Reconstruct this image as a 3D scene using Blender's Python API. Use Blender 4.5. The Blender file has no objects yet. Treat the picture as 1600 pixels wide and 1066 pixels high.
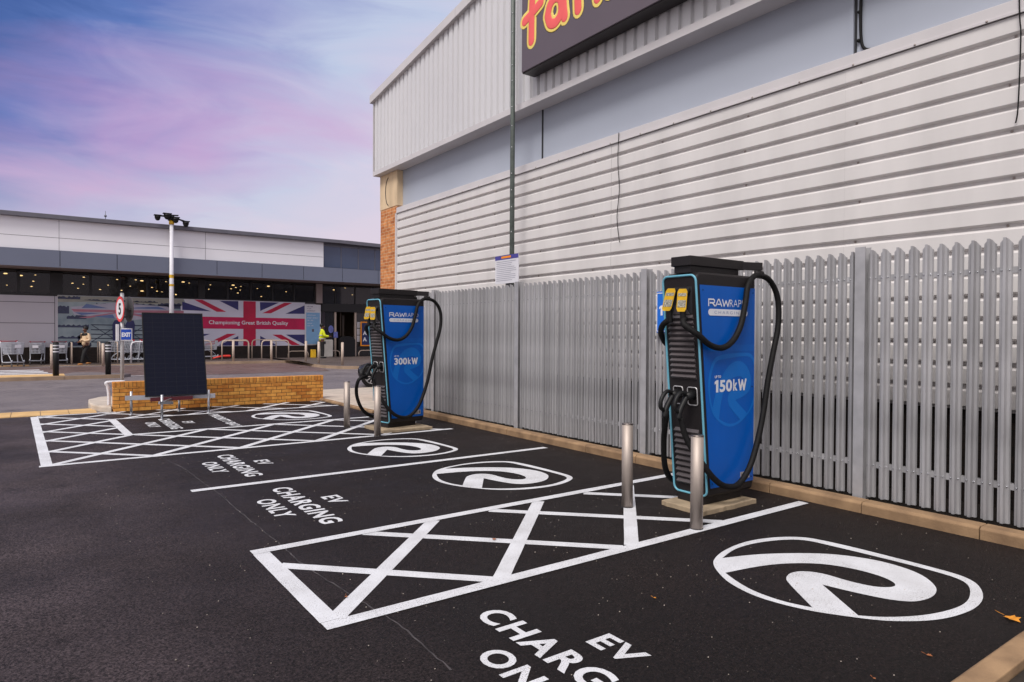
import bpy, bmesh, math, random
from mathutils import Vector, Matrix
random.seed(7)
rad = math.radians
S = bpy.context.scene
COL = S.collection

# ------------------------------------------------------------------ camera
F = 1040.0; CX = 800.0; CY = 533.0; EYE = 1.6
RM = [[0.8118489087022438, -0.002807023226305617, 0.5838608310715685],
      [-0.5838419672581568, -0.013269135619503564, 0.8117588849578651],
      [0.0054687025061680265, -0.9999080211002, -0.012411391234701651]]
cam_d = bpy.data.cameras.new("camera"); cam = bpy.data.objects.new("camera", cam_d); COL.objects.link(cam)
cam_d.sensor_width = 36.0; cam_d.lens = F / 1600 * 36; cam_d.clip_end = 600; cam_d.clip_start = 0.05
M = Matrix.Identity(4)
for r in range(3):
    M[r][0] = RM[r][0]; M[r][1] = -RM[r][1]; M[r][2] = -RM[r][2]
M[0][3], M[1][3], M[2][3] = 0, 0, EYE
cam.matrix_world = M
S.camera = cam

def at(px, py, z=0.0):
    """ground point seen in the survey photo -> world position on the level z"""
    c = (px - CX, py - CY, F)
    d = [sum(RM[i][k] * c[k] for k in range(3)) for i in range(3)]
    t = (z - EYE) / d[2]
    return (d[0] * t, d[1] * t)

# ------------------------------------------------------------------ colour helper
def lin(c):
    return tuple(((v / 255) / 12.92 if v / 255 <= .04045 else ((v / 255 + .055) / 1.055) ** 2.4) for v in c[:3]) + (1,)

# ------------------------------------------------------------------ world + sun
SUN_DIR = Vector((-0.60, -0.30, 0.88)).normalized()
W = bpy.data.worlds.new("World"); S.world = W; W.use_nodes = True
nt = W.node_tree; N = nt.nodes; Lk = nt.links; N.clear()
def wn(t, **k):
    n = N.new(t)
    for a, b in k.items(): setattr(n, a, b)
    return n
def wmath(op, a, b=None, clamp=False):
    n = wn('ShaderNodeMath', operation=op); n.use_clamp = clamp
    for i, v in enumerate((a, b)):
        if v is None: continue
        if isinstance(v, (int, float)): n.inputs[i].default_value = v
        else: Lk.new(v, n.inputs[i])
    return n.outputs[0]
def wramp(fac, pts):
    n = wn('ShaderNodeValToRGB'); cr = n.color_ramp
    while len(cr.elements) < len(pts): cr.elements.new(0.5)
    for e, (p, c) in zip(cr.elements, pts): e.position = p; e.color = c
    Lk.new(fac, n.inputs[0]); return n.outputs[0]
tc = wn('ShaderNodeTexCoord'); sp = wn('ShaderNodeSeparateXYZ'); Lk.new(tc.outputs['Generated'], sp.inputs[0])
dx, dy, dz = sp.outputs
mp = wn('ShaderNodeMapping'); mp.inputs['Scale'].default_value = (1.5, 1.2, 5.2); mp.inputs['Rotation'].default_value = (0, rad(-9), 0)
mp.inputs['Location'].default_value = (0.35, 0.2, 0.1)
Lk.new(tc.outputs['Generated'], mp.inputs[0])
def wnoise(scale, detail, dist, rough=.5, vec=None):
    n = wn('ShaderNodeTexNoise'); n.inputs['Scale'].default_value = scale; n.inputs['Detail'].default_value = detail
    n.inputs['Distortion'].default_value = dist; n.inputs['Roughness'].default_value = rough
    Lk.new(vec or mp.outputs[0], n.inputs['Vector']); return n.outputs['Fac']
n1 = wnoise(1.7, 6, .7); n2 = wnoise(3.4, 7, .9, .55)
l = wmath('ADD', wmath('MULTIPLY', dx, 1.5), wmath('MULTIPLY', wmath('SUBTRACT', 0.45, dz), 1.15))
l = wmath('ADD', l, wmath('MULTIPLY', wmath('SUBTRACT', n2, .5), .46))
base = wramp(l, [(0.0, lin((50, 82, 146))), (.24, lin((92, 118, 182))), (.42, lin((150, 160, 205))), (.62, lin((190, 200, 225))), (.9, lin((214, 205, 224)))])
# pink drifts of cloud
px1 = wmath('SUBTRACT', dx, .14); pz1 = wmath('SUBTRACT', dz, .26)
r2 = wmath('ADD', wmath('MULTIPLY', wmath('MULTIPLY', px1, px1), 14.0), wmath('MULTIPLY', wmath('MULTIPLY', pz1, pz1), 44.0))
blob = wmath('SUBTRACT', 1.0, r2, True)
pk = wmath('ADD', wmath('MULTIPLY', blob, .62), wmath('MULTIPLY', wmath('SUBTRACT', n1, .52), 3.4))
pk = wmath('MULTIPLY', wmath('MULTIPLY', pk, 1.0, True), wmath('ADD', .12, wmath('MULTIPLY', wmath('MULTIPLY', wmath('SUBTRACT', .41, dz), 8.0, True), .66)))
mx = wn('ShaderNodeMix', data_type='RGBA'); Lk.new(pk, mx.inputs[0]); Lk.new(base, mx.inputs[6]); mx.inputs[7].default_value = lin((202, 158, 204))
# thin low haze near the horizon
hz = wmath('SUBTRACT', 1.0, wmath('MULTIPLY', wmath('ABSOLUTE', dz), 4.2), True)
mx2 = wn('ShaderNodeMix', data_type='RGBA'); Lk.new(wmath('MULTIPLY', hz, .85), mx2.inputs[0]); Lk.new(mx.outputs[2], mx2.inputs[6]); mx2.inputs[7].default_value = lin((226, 208, 216))
# bright overcast deck behind and above the viewer
vd = wn('ShaderNodeVectorMath', operation='DOT_PRODUCT'); Lk.new(tc.outputs['Generated'], vd.inputs[0]); vd.inputs[1].default_value = SUN_DIR
br = wn('ShaderNodeMapRange'); br.interpolation_type = 'SMOOTHSTEP'
br.inputs['From Min'].default_value = .12; br.inputs['From Max'].default_value = .95; Lk.new(vd.outputs['Value'], br.inputs['Value'])
mx3 = wn('ShaderNodeMix', data_type='RGBA'); Lk.new(br.outputs[0], mx3.inputs[0]); Lk.new(mx2.outputs[2], mx3.inputs[6]); mx3.inputs[7].default_value = (1.06, 1.0, .96, 1)
bg1 = wn('ShaderNodeBackground'); Lk.new(mx3.outputs[2], bg1.inputs[0]); bg1.inputs[1].default_value = 0.90
sky = wn('ShaderNodeTexSky', sky_type='NISHITA'); sky.sun_disc = False; sky.sun_elevation = math.asin(SUN_DIR.z)
sky.sun_rotation = math.atan2(SUN_DIR.x, SUN_DIR.y); sky.dust_density = 3
bg2 = wn('ShaderNodeBackground'); Lk.new(sky.outputs[0], bg2.inputs[0]); bg2.inputs[1].default_value = 0.006
ad = wn('ShaderNodeAddShader'); Lk.new(bg1.outputs[0], ad.inputs[0]); Lk.new(bg2.outputs[0], ad.inputs[1])
wo = wn('ShaderNodeOutputWorld'); Lk.new(ad.outputs[0], wo.inputs[0])

sd = bpy.data.lights.new("sun", 'SUN'); sd.energy = 2.4; sd.angle = rad(22); sd.color = (1, .955, .915)
sun = bpy.data.objects.new("sun", sd); COL.objects.link(sun)
sun.rotation_euler = (-SUN_DIR).to_track_quat('-Z', 'Y').to_euler()
S.view_settings.view_transform = 'Standard'; S.view_settings.look = 'None'
S.view_settings.exposure = 0.16; S.view_settings.gamma = 1

# ------------------------------------------------------------------ materials
def newmat(name):
    m = bpy.data.materials.new(name); m.use_nodes = True
    return m, m.node_tree.nodes, m.node_tree.links, m.node_tree.nodes['Principled BSDF']
def mat(name, col, rough=.5, metal=0, var=.12, vscale=3.0, bump=0, bscale=60, spec=.5, stretch=(1, 1, 1), coat=0, col2=None, rnd=0):
    m, n, k, b = newmat(name)
    c = lin(col) if max(col) > 1 else tuple(col) + (1,)
    t = n.new('ShaderNodeTexCoord'); mpp = n.new('ShaderNodeMapping'); k.new(t.outputs['Object'], mpp.inputs[0]); mpp.inputs['Scale'].default_value = stretch
    nz = n.new('ShaderNodeTexNoise'); nz.inputs['Scale'].default_value = vscale; nz.inputs['Detail'].default_value = 6; k.new(mpp.outputs[0], nz.inputs['Vector'])
    cr = n.new('ShaderNodeValToRGB'); cr.color_ramp.elements[0].position = .3; cr.color_ramp.elements[1].position = .7
    c2 = (lin(col2) if col2 else tuple(min(1, v * (1 + var)) for v in c[:3]) + (1,))
    cr.color_ramp.elements[0].color = tuple(v * (1 - var) for v in c[:3]) + (1,); cr.color_ramp.elements[1].color = c2
    k.new(nz.outputs['Fac'], cr.inputs[0]); k.new(cr.outputs[0], b.inputs['Base Color'])
    if rnd:
        oi = n.new('ShaderNodeObjectInfo'); hs = n.new('ShaderNodeHueSaturation'); m0 = n.new('ShaderNodeMapRange'); m0.inputs['To Min'].default_value = 1 - rnd; m0.inputs['To Max'].default_value = 1 + rnd * .5
        k.new(oi.outputs['Random'], m0.inputs['Value']); k.new(m0.outputs[0], hs.inputs['Value']); k.new(cr.outputs[0], hs.inputs['Color']); k.new(hs.outputs[0], b.inputs['Base Color'])
    b.inputs['Metallic'].default_value = metal; b.inputs['Specular IOR Level'].default_value = spec
    mr = n.new('ShaderNodeMapRange'); mr.inputs['To Min'].default_value = max(0, rough - .07); mr.inputs['To Max'].default_value = min(1, rough + .09)
    k.new(nz.outputs['Fac'], mr.inputs['Value']); k.new(mr.outputs[0], b.inputs['Roughness'])
    if coat: b.inputs['Coat Weight'].default_value = coat; b.inputs['Coat Roughness'].default_value = .15
    if bump:
        n2_ = n.new('ShaderNodeTexNoise'); n2_.inputs['Scale'].default_value = bscale; n2_.inputs['Detail'].default_value = 4; k.new(mpp.outputs[0], n2_.inputs['Vector'])
        bp = n.new('ShaderNodeBump'); bp.inputs['Strength'].default_value = bump; bp.inputs['Distance'].default_value = .004
        k.new(n2_.outputs['Fac'], bp.inputs['Height']); k.new(bp.outputs[0], b.inputs['Normal'])
    return m
def emis(name, col, s):
    m, n, k, b = newmat(name); b.inputs['Base Color'].default_value = (.8, .7, .5, 1)
    b.inputs['Emission Color'].default_value = tuple(col) + (1,); b.inputs['Emission Strength'].default_value = s
    return m
def asphalt(name, c_dark, c_light, edge=None, rlo=.45, rhi=.75, grit=.9, spec=.5):
    m, n, k, b = newmat(name)
    t = n.new('ShaderNodeTexCoord')
    def nz(s, d=4, r=.6, vec=None):
        q = n.new('ShaderNodeTexNoise'); q.inputs['Scale'].default_value = s; q.inputs['Detail'].default_value = d; q.inputs['Roughness'].default_value = r
        k.new(vec or t.outputs['Object'], q.inputs['Vector']); return q.outputs['Fac']
    def ramp(f, p0, p1, a, bb):
        q = n.new('ShaderNodeValToRGB'); q.color_ramp.elements[0].position = p0; q.color_ramp.elements[1].position = p1
        q.color_ramp.elements[0].color = a; q.color_ramp.elements[1].color = bb; k.new(f, q.inputs[0]); return q.outputs[0]
    def mixc(f, a, bb, mode='MIX'):
        q = n.new('ShaderNodeMix'); q.data_type = 'RGBA'; q.blend_type = mode
        for i, v in ((0, f), (6, a), (7, bb)):
            if isinstance(v, (int, float)): q.inputs[i].default_value = v
            elif isinstance(v, tuple): q.inputs[i].default_value = v
            else: k.new(v, q.inputs[i])
        return q.outputs[2]
    base = ramp(nz(.55, 5), .32, .7, c_dark, c_light)
    if edge is not None:      # older, greyer surfacing beyond the day joint
        sx = n.new('ShaderNodeSeparateXYZ'); k.new(t.outputs['Object'], sx.inputs[0])
        w = n.new('ShaderNodeMath'); w.operation = 'MULTIPLY_ADD'; k.new(nz(1.3, 3), w.inputs[0]); w.inputs[1].default_value = .5; k.new(sx.outputs[0], w.inputs[2])
        mr = n.new('ShaderNodeMapRange'); mr.interpolation_type = 'SMOOTHSTEP'; mr.inputs['From Min'].default_value = edge + 1.5; mr.inputs['From Max'].default_value = edge - .9; k.new(w.outputs[0], mr.inputs['Value'])
        base = mixc(mr.outputs[0], base, ramp(nz(.8, 5), .3, .7, (.021, .0165, .018, 1), (.070, .057, .061, 1)))
    sp1 = ramp(nz(70, 5, .85), .42, .62, (.18, .16, .16, 1), (2.7, 2.5, 2.5, 1))
    base = mixc(grit, base, sp1, 'MULTIPLY')
    vo = n.new('ShaderNodeTexVoronoi'); vo.inputs['Scale'].default_value = 75; k.new(t.outputs['Object'], vo.inputs['Vector'])
    lt = n.new('ShaderNodeMath'); lt.operation = 'LESS_THAN'; k.new(vo.outputs['Distance'], lt.inputs[0]); lt.inputs[1].default_value = .16
    cs = n.new('ShaderNodeSeparateColor'); k.new(vo.outputs['Color'], cs.inputs[0])
    gt = n.new('ShaderNodeMath'); gt.operation = 'GREATER_THAN'; k.new(cs.outputs[0], gt.inputs[0]); gt.inputs[1].default_value = .86
    mm = n.new('ShaderNodeMath'); mm.operation = 'MULTIPLY'; k.new(lt.outputs[0], mm.inputs[0]); k.new(gt.outputs[0], mm.inputs[1])
    base = mixc(mm.outputs[0], base, (.16, .14, .13, 1))
    base = mixc(1.0, base, ramp(nz(1.9, 6, .55), .60, .74, (1, 1, 1, 1), (.5, .48, .48, 1)), 'MULTIPLY')
    k.new(base, b.inputs['Base Color']); b.inputs['Specular IOR Level'].default_value = spec
    rr = n.new('ShaderNodeMapRange'); rr.inputs['To Min'].default_value = rlo; rr.inputs['To Max'].default_value = rhi; rr.inputs['From Min'].default_value = .3; rr.inputs['From Max'].default_value = .7
    k.new(nz(1.1, 6), rr.inputs['Value']); k.new(rr.outputs[0], b.inputs['Roughness'])
    bp = n.new('ShaderNodeBump'); bp.inputs['Strength'].default_value = 1.0; bp.inputs['Distance'].default_value = .02
    k.new(nz(62, 5, .8), bp.inputs['Height']); k.new(bp.outputs[0], b.inputs['Normal'])
    return m
def brickmat(name, c1, c2, mortar, w=.215, h=.065, soldier=False, ms=.010):
    m, n, k, b = newmat(name)
    t = n.new('ShaderNodeTexCoord'); sx = n.new('ShaderNodeSeparateXYZ'); k.new(t.outputs['Object'], sx.inputs[0])
    a = n.new('ShaderNodeMath'); a.operation = 'ADD'; k.new(sx.outputs[0], a.inputs[0]); k.new(sx.outputs[1], a.inputs[1])
    c = n.new('ShaderNodeCombineXYZ'); k.new(a.outputs[0], c.inputs[0]); k.new(sx.outputs[2], c.inputs[1])
    br = n.new('ShaderNodeTexBrick'); k.new(c.outputs[0], br.inputs['Vector'])
    br.inputs['Scale'].default_value = 1; br.inputs['Brick Width'].default_value = w + .01; br.inputs['Row Height'].default_value = h + .01
    br.inputs['Mortar Size'].default_value = ms / 2; br.inputs['Mortar Smooth'].default_value = .2; br.inputs['Bias'].default_value = -.1
    br.inputs['Color1'].default_value = lin(c1); br.inputs['Color2'].default_value = lin(c2); br.inputs['Mortar'].default_value = lin(mortar)
    if soldier: br.offset = 0
    nz = n.new('ShaderNodeTexNoise'); nz.inputs['Scale'].default_value = 9; nz.inputs['Detail'].default_value = 6; k.new(t.outputs['Object'], nz.inputs['Vector'])
    cr = n.new('ShaderNodeValToRGB'); cr.color_ramp.elements[0].position = .3; cr.color_ramp.elements[1].position = .7; cr.color_ramp.elements[0].color = (.56, .46, .38, 1); cr.color_ramp.elements[1].color = (1.1, 1.1, 1.1, 1)
    k.new(nz.outputs['Fac'], cr.inputs[0])
    q = n.new('ShaderNodeMix'); q.data_type = 'RGBA'; q.blend_type = 'MULTIPLY'; q.inputs[0].default_value = .8; k.new(br.outputs['Color'], q.inputs[6]); k.new(cr.outputs[0], q.inputs[7])
    k.new(q.outputs[2], b.inputs['Base Color']); b.inputs['Roughness'].default_value = .8
    bp = n.new('ShaderNodeBump'); bp.invert = True; bp.inputs['Strength'].default_value = .6; bp.inputs['Distance'].default_value = .006; k.new(br.outputs['Fac'], bp.inputs['Height']); k.new(bp.outputs[0], b.inputs['Normal'])
    return m
def paintmat(name, col=(.66, .67, .71), wear=.585):
    m, n, k, b = newmat(name)
    t = n.new('ShaderNodeTexCoord')
    def nz(s, d=4, r=.6):
        q = n.new('ShaderNodeTexNoise'); q.inputs['Scale'].default_value = s; q.inputs['Detail'].default_value = d; q.inputs['Roughness'].default_value = r
        k.new(t.outputs['Object'], q.inputs['Vector']); return q.outputs['Fac']
    w = n.new('ShaderNodeMath'); w.operation = 'MULTIPLY'; k.new(nz(150, 3, .7), w.inputs[0])
    a = n.new('ShaderNodeMapRange'); a.inputs['To Min'].default_value = .82; a.inputs['To Max'].default_value = 1.3; k.new(nz(2.2, 4), a.inputs['Value']); k.new(a.outputs[0], w.inputs[1])
    cr = n.new('ShaderNodeValToRGB'); cr.color_ramp.elements[0].position = wear; cr.color_ramp.elements[1].position = wear + .13
    cr.color_ramp.elements[0].color = tuple(col) + (1,); cr.color_ramp.elements[1].color = (.16, .15, .15, 1); k.new(w.outputs[0], cr.inputs[0])
    d = n.new('ShaderNodeValToRGB'); d.color_ramp.elements[0].position = .3; d.color_ramp.elements[1].position = .65; d.color_ramp.elements[0].color = (.86, .85, .84, 1); d.color_ramp.elements[1].color = (1.05, 1.05, 1.05, 1); k.new(nz(4, 6), d.inputs[0])
    q = n.new('ShaderNodeMix'); q.data_type = 'RGBA'; q.blend_type = 'MULTIPLY'; q.inputs[0].default_value = 1; k.new(cr.outputs[0], q.inputs[6]); k.new(d.outputs[0], q.inputs[7])
    k.new(q.outputs[2], b.inputs['Base Color']); b.inputs['Roughness'].default_value = .6
    bp = n.new('ShaderNodeBump'); bp.inputs['Strength'].default_value = .45; bp.inputs['Distance'].default_value = .004; k.new(nz(160, 3, .7), bp.inputs['Height']); k.new(bp.outputs[0], b.inputs['Normal'])
    return m
def glassmat(name, tint=(.02, .018, .015), trans=.55, rough=.04):
    m, n, k, b = newmat(name)
    b.inputs['Base Color'].default_value = tuple(tint) + (1,); b.inputs['Roughness'].default_value = rough; b.inputs['Specular IOR Level'].default_value = .6
    tr = n.new('ShaderNodeBsdfTransparent'); tr.inputs[0].default_value = (.75, .72, .66, 1)
    ms = n.new('ShaderNodeMixShader'); ms.inputs[0].default_value = trans; k.new(b.outputs[0], ms.inputs[1]); k.new(tr.outputs[0], ms.inputs[2])
    k.new(ms.outputs[0], n['Material Output'].inputs[0]); return m

MT = {}
MT['asphalt'] = asphalt('new_asphalt', (.0065, .0046, .0046, 1), (.0145, .0102, .0100, 1), edge=.9, rlo=.42, rhi=.72, spec=.22, grit=1)
MT['road'] = asphalt('worn_road_asphalt', (.135, .118, .124, 1), (.19, .168, .172, 1), rlo=.3, rhi=.6, grit=.45)
MT['red_tarmac'] = asphalt('reddish_tarmac', (.105, .066, .060, 1), (.165, .112, .104, 1), rlo=.22, rhi=.55, grit=.4)
MT['footway'] = asphalt('brown_footway', (.075, .058, .052, 1), (.115, .092, .083, 1), rlo=.4, rhi=.7, grit=.4)
MT['soil'] = mat('dark_soil', (.02, .014, .01), .95, var=.5, vscale=20, bump=1, bscale=50)
MT['paint'] = paintmat('white_road_paint')
MT['kerb'] = mat('kerb_concrete', (132, 104, 78), .85, var=.3, vscale=4, bump=.7, bscale=90, col2=(160, 130, 98))
MT['kerb_pale'] = mat('pale_concrete', (182, 170, 158), .85, var=.15, vscale=4, bump=.4, bscale=90)
MT['kerb_grey'] = mat('grey_kerb_concrete', (150, 128, 108), .85, var=.2, vscale=2, bump=.3)
MT['yellow_kerb'] = mat('buff_tactile_paving', (196, 160, 108), .85, var=.18, vscale=3, bump=.6, bscale=30)
MT['buff'] = mat('brown_tactile_paving', (158, 120, 76), .85, var=.18, vscale=3)
MT['clad'] = mat('light_grey_cladding', (211, 207, 206), .42, var=.06, vscale=1.2, stretch=(1, 2.5, .35), bump=.03, bscale=8)
MT['fascia'] = mat('silver_grey_cladding', (206, 205, 208), .45, var=.03, vscale=.7)
MT['trim'] = mat('grey_metal_trim', (200, 196, 198), .45, var=.05, vscale=2)
MT['panel'] = mat('blue_grey_panel', (163, 169, 182), .5, var=.05, vscale=.6)
MT['screw'] = mat('screw_head', (158, 148, 144), .5, metal=.3)
MT['gap'] = mat('dark_gap', (.02, .02, .024), .8)
MT['brick_pier'] = brickmat('orange_brick', (212, 142, 86), (176, 104, 56), (208, 176, 140), ms=.014)
MT['stone'] = mat('stained_stone', (208, 184, 152), .85, var=.18, vscale=3, stretch=(1, 1, .4), bump=.2)
MT['brick_dark'] = brickmat('dark_brick', (46, 34, 30), (34, 26, 24), (20, 16, 15))
MT['brick_wall'] = brickmat('yellow_brick', (238, 174, 84), (196, 118, 42), (84, 62, 36))
MT['brick_cap'] = brickmat('yellow_brick_on_edge', (228, 164, 78), (202, 130, 52), (118, 88, 50), w=.062, h=.2, soldier=True)
MT['galv'] = mat('galvanised_steel', (168, 167, 170), .45, metal=.3, var=.22, vscale=7, bump=.05, stretch=(1, 1, .25), rnd=.18)
MT['galv_post'] = mat('galvanised_post', (172, 171, 174), .45, metal=.3, var=.12, vscale=7)
MT['bolt'] = mat('bolt_head', (210, 212, 218), .25, metal=.9)
MT['steel'] = mat('brushed_stainless', (178, 166, 158), .58, metal=.7, var=.12, vscale=30, stretch=(1, 1, .05))
MT['steel_dark'] = mat('stainless_top', (150, 140, 136), .35, metal=1)
MT['blue'] = mat('charger_blue_film', (.0, .098, .47), .30, var=.09, vscale=2.5, spec=.4, stretch=(1, 1, .4))
MT['blue_light'] = mat('charger_blue_mark', (.004, .15, .56), .30, var=.03, spec=.4)
MT['white_vinyl'] = mat('white_vinyl', (222, 224, 232), .4, var=.02)
MT['black_pl'] = mat('black_powder_coat', (.016, .0135, .0145), .42, var=.12, vscale=6, bump=.08, bscale=250, spec=.28)
MT['grey_pl'] = mat('charcoal_louvre', (.085, .073, .077), .38, var=.1)
MT['rubber'] = mat('cable_sleeve', (.0075, .007, .0075), .6, var=.3, vscale=30, bump=.6, bscale=140, spec=.2)
MT['cyan'] = mat('pale_cyan_trim', (104, 168, 190), .35, var=.05)
MT['tag_y'] = mat('yellow_tag', (222, 176, 36), .45, var=.08, vscale=30)
MT['tag_g'] = mat('grey_tag_print', (92, 94, 108), .5, var=.6, vscale=120, col2=(215, 210, 190))
MT['silver'] = mat('silver_plastic', (190, 188, 190), .3, metal=.5)
MT['signpurple'] = mat('sign_face_plum', (94, 84, 93), .5, var=.05, vscale=1)
MT['signdark'] = mat('sign_return', (34, 27, 30), .45)
MT['s_red'] = mat('sign_coral_red', (240, 100, 98), .45, var=.02)
MT['s_yel'] = mat('sign_yellow', (238, 212, 112), .45, var=.02)
MT['pole_green'] = mat('green_grey_pole', (84, 92, 88), .5, var=.25, vscale=12)
MT['white'] = mat('white_paint', (214, 213, 220), .5, var=.04)
MT['blue_sign'] = mat('sign_blue', (16, 104, 205), .4, var=.03)
MT['navy_sign'] = mat('exit_blue', (24, 72, 176), .4, var=.03)
MT['red_sign'] = mat('sign_red', (214, 62, 66), .4)
MT['blackp'] = mat('black_paint', (.009, .009, .010), .5, spec=.3)
MT['dgrey'] = mat('dark_grey_steel', (74, 72, 74), .5)
MT['sm_white'] = mat('supermarket_white_panel', (232, 231, 236), .5, var=.025, vscale=.4)
MT['sm_fascia'] = mat('supermarket_grey_fascia', (104, 110, 128), .5, var=.05, vscale=.5)
MT['sm_roof'] = mat('grey_roof_edge', (98, 97, 106), .5, var=.08)
MT['sm_soffit'] = mat('soffit_panel', (150, 136, 134), .6, var=.06)
MT['sm_panel'] = mat('lower_wall_panel', (188, 184, 192), .55, var=.03, vscale=.5)
MT['frame_dark'] = mat('dark_window_frame', (.010, .009, .009), .5)
MT['interior'] = mat('dim_interior', (.09, .06, .038), .9, var=.4, vscale=.7)
MT['glass'] = glassmat('dark_glass', trans=.5)
MT['glass2'] = glassmat('door_glass', (.05, .05, .055), trans=.45)
MT['glass_blue'] = mat('blue_grey_spandrel_glass', (68, 80, 104), .12, var=.2, vscale=.5, stretch=(1, 1, .1))
MT['lampglow'] = emis('lamp_glow', (1, .72, .36), 9)
MT['beige_post'] = mat('beige_painted_steel', (186, 168, 154), .45, var=.06)
MT['trolley'] = mat('trolley_wire', (190, 193, 202), .4, metal=.4)
MT['trolley_red'] = mat('trolley_red_plastic', (160, 44, 56), .5)
MT['panel_pv'] = None
MT['skin'] = mat('skin_brown', (98, 62, 46), .55)
MT['orange'] = mat('orange_frame', (250, 150, 20), .4)
MT['leafm'] = mat('autumn_leaf', (214, 140, 40), .6, var=.3, vscale=40)
MT['leafb'] = mat('brown_leaf', (158, 96, 56), .6, var=.3, vscale=40)
MT['alu'] = mat('aluminium', (190, 192, 198), .35, metal=.8)
MT['maroon'] = mat('dark_red_beam', (88, 28, 36), .5)

# photovoltaic panel: cells and busbars
def pvmat():
    m, n, k, b = newmat('photovoltaic_cells')
    t = n.new('ShaderNodeTexCoord'); sx = n.new('ShaderNodeSeparateXYZ'); k.new(t.outputs['Object'], sx.inputs[0])
    def line(o, step, w):
        a = n.new('ShaderNodeMath'); a.operation = 'DIVIDE'; k.new(o, a.inputs[0]); a.inputs[1].default_value = step
        f = n.new('ShaderNodeMath'); f.operation = 'FRACT'; k.new(a.outputs[0], f.inputs[0])
        l_ = n.new('ShaderNodeMath'); l_.operation = 'LESS_THAN'; k.new(f.outputs[0], l_.inputs[0]); l_.inputs[1].default_value = w; return l_.outputs[0]
    v = n.new('ShaderNodeMath'); v.operation = 'MAXIMUM'; k.new(line(sx.outputs[0], .182, .03), v.inputs[0]); k.new(line(sx.outputs[2], .0905, .05), v.inputs[1])
    bb = line(sx.outputs[0], .0165, .12)
    q0 = n.new('ShaderNodeMix'); q0.data_type = 'RGBA'; k.new(bb, q0.inputs[0]); q0.inputs[6].default_value = (.006, .007, .016, 1); q0.inputs[7].default_value = (.014, .015, .036, 1)
    q = n.new('ShaderNodeMix'); q.data_type = 'RGBA'; k.new(v.outputs[0], q.inputs[0]); k.new(q0.outputs[2], q.inputs[6]); q.inputs[7].default_value = (.018, .018, .027, 1)
    k.new(q.outputs[2], b.inputs['Base Color']); b.inputs['Roughness'].default_value = .14; b.inputs['Specular IOR Level'].default_value = .14
    return m
MT['panel_pv'] = pvmat()

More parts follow.
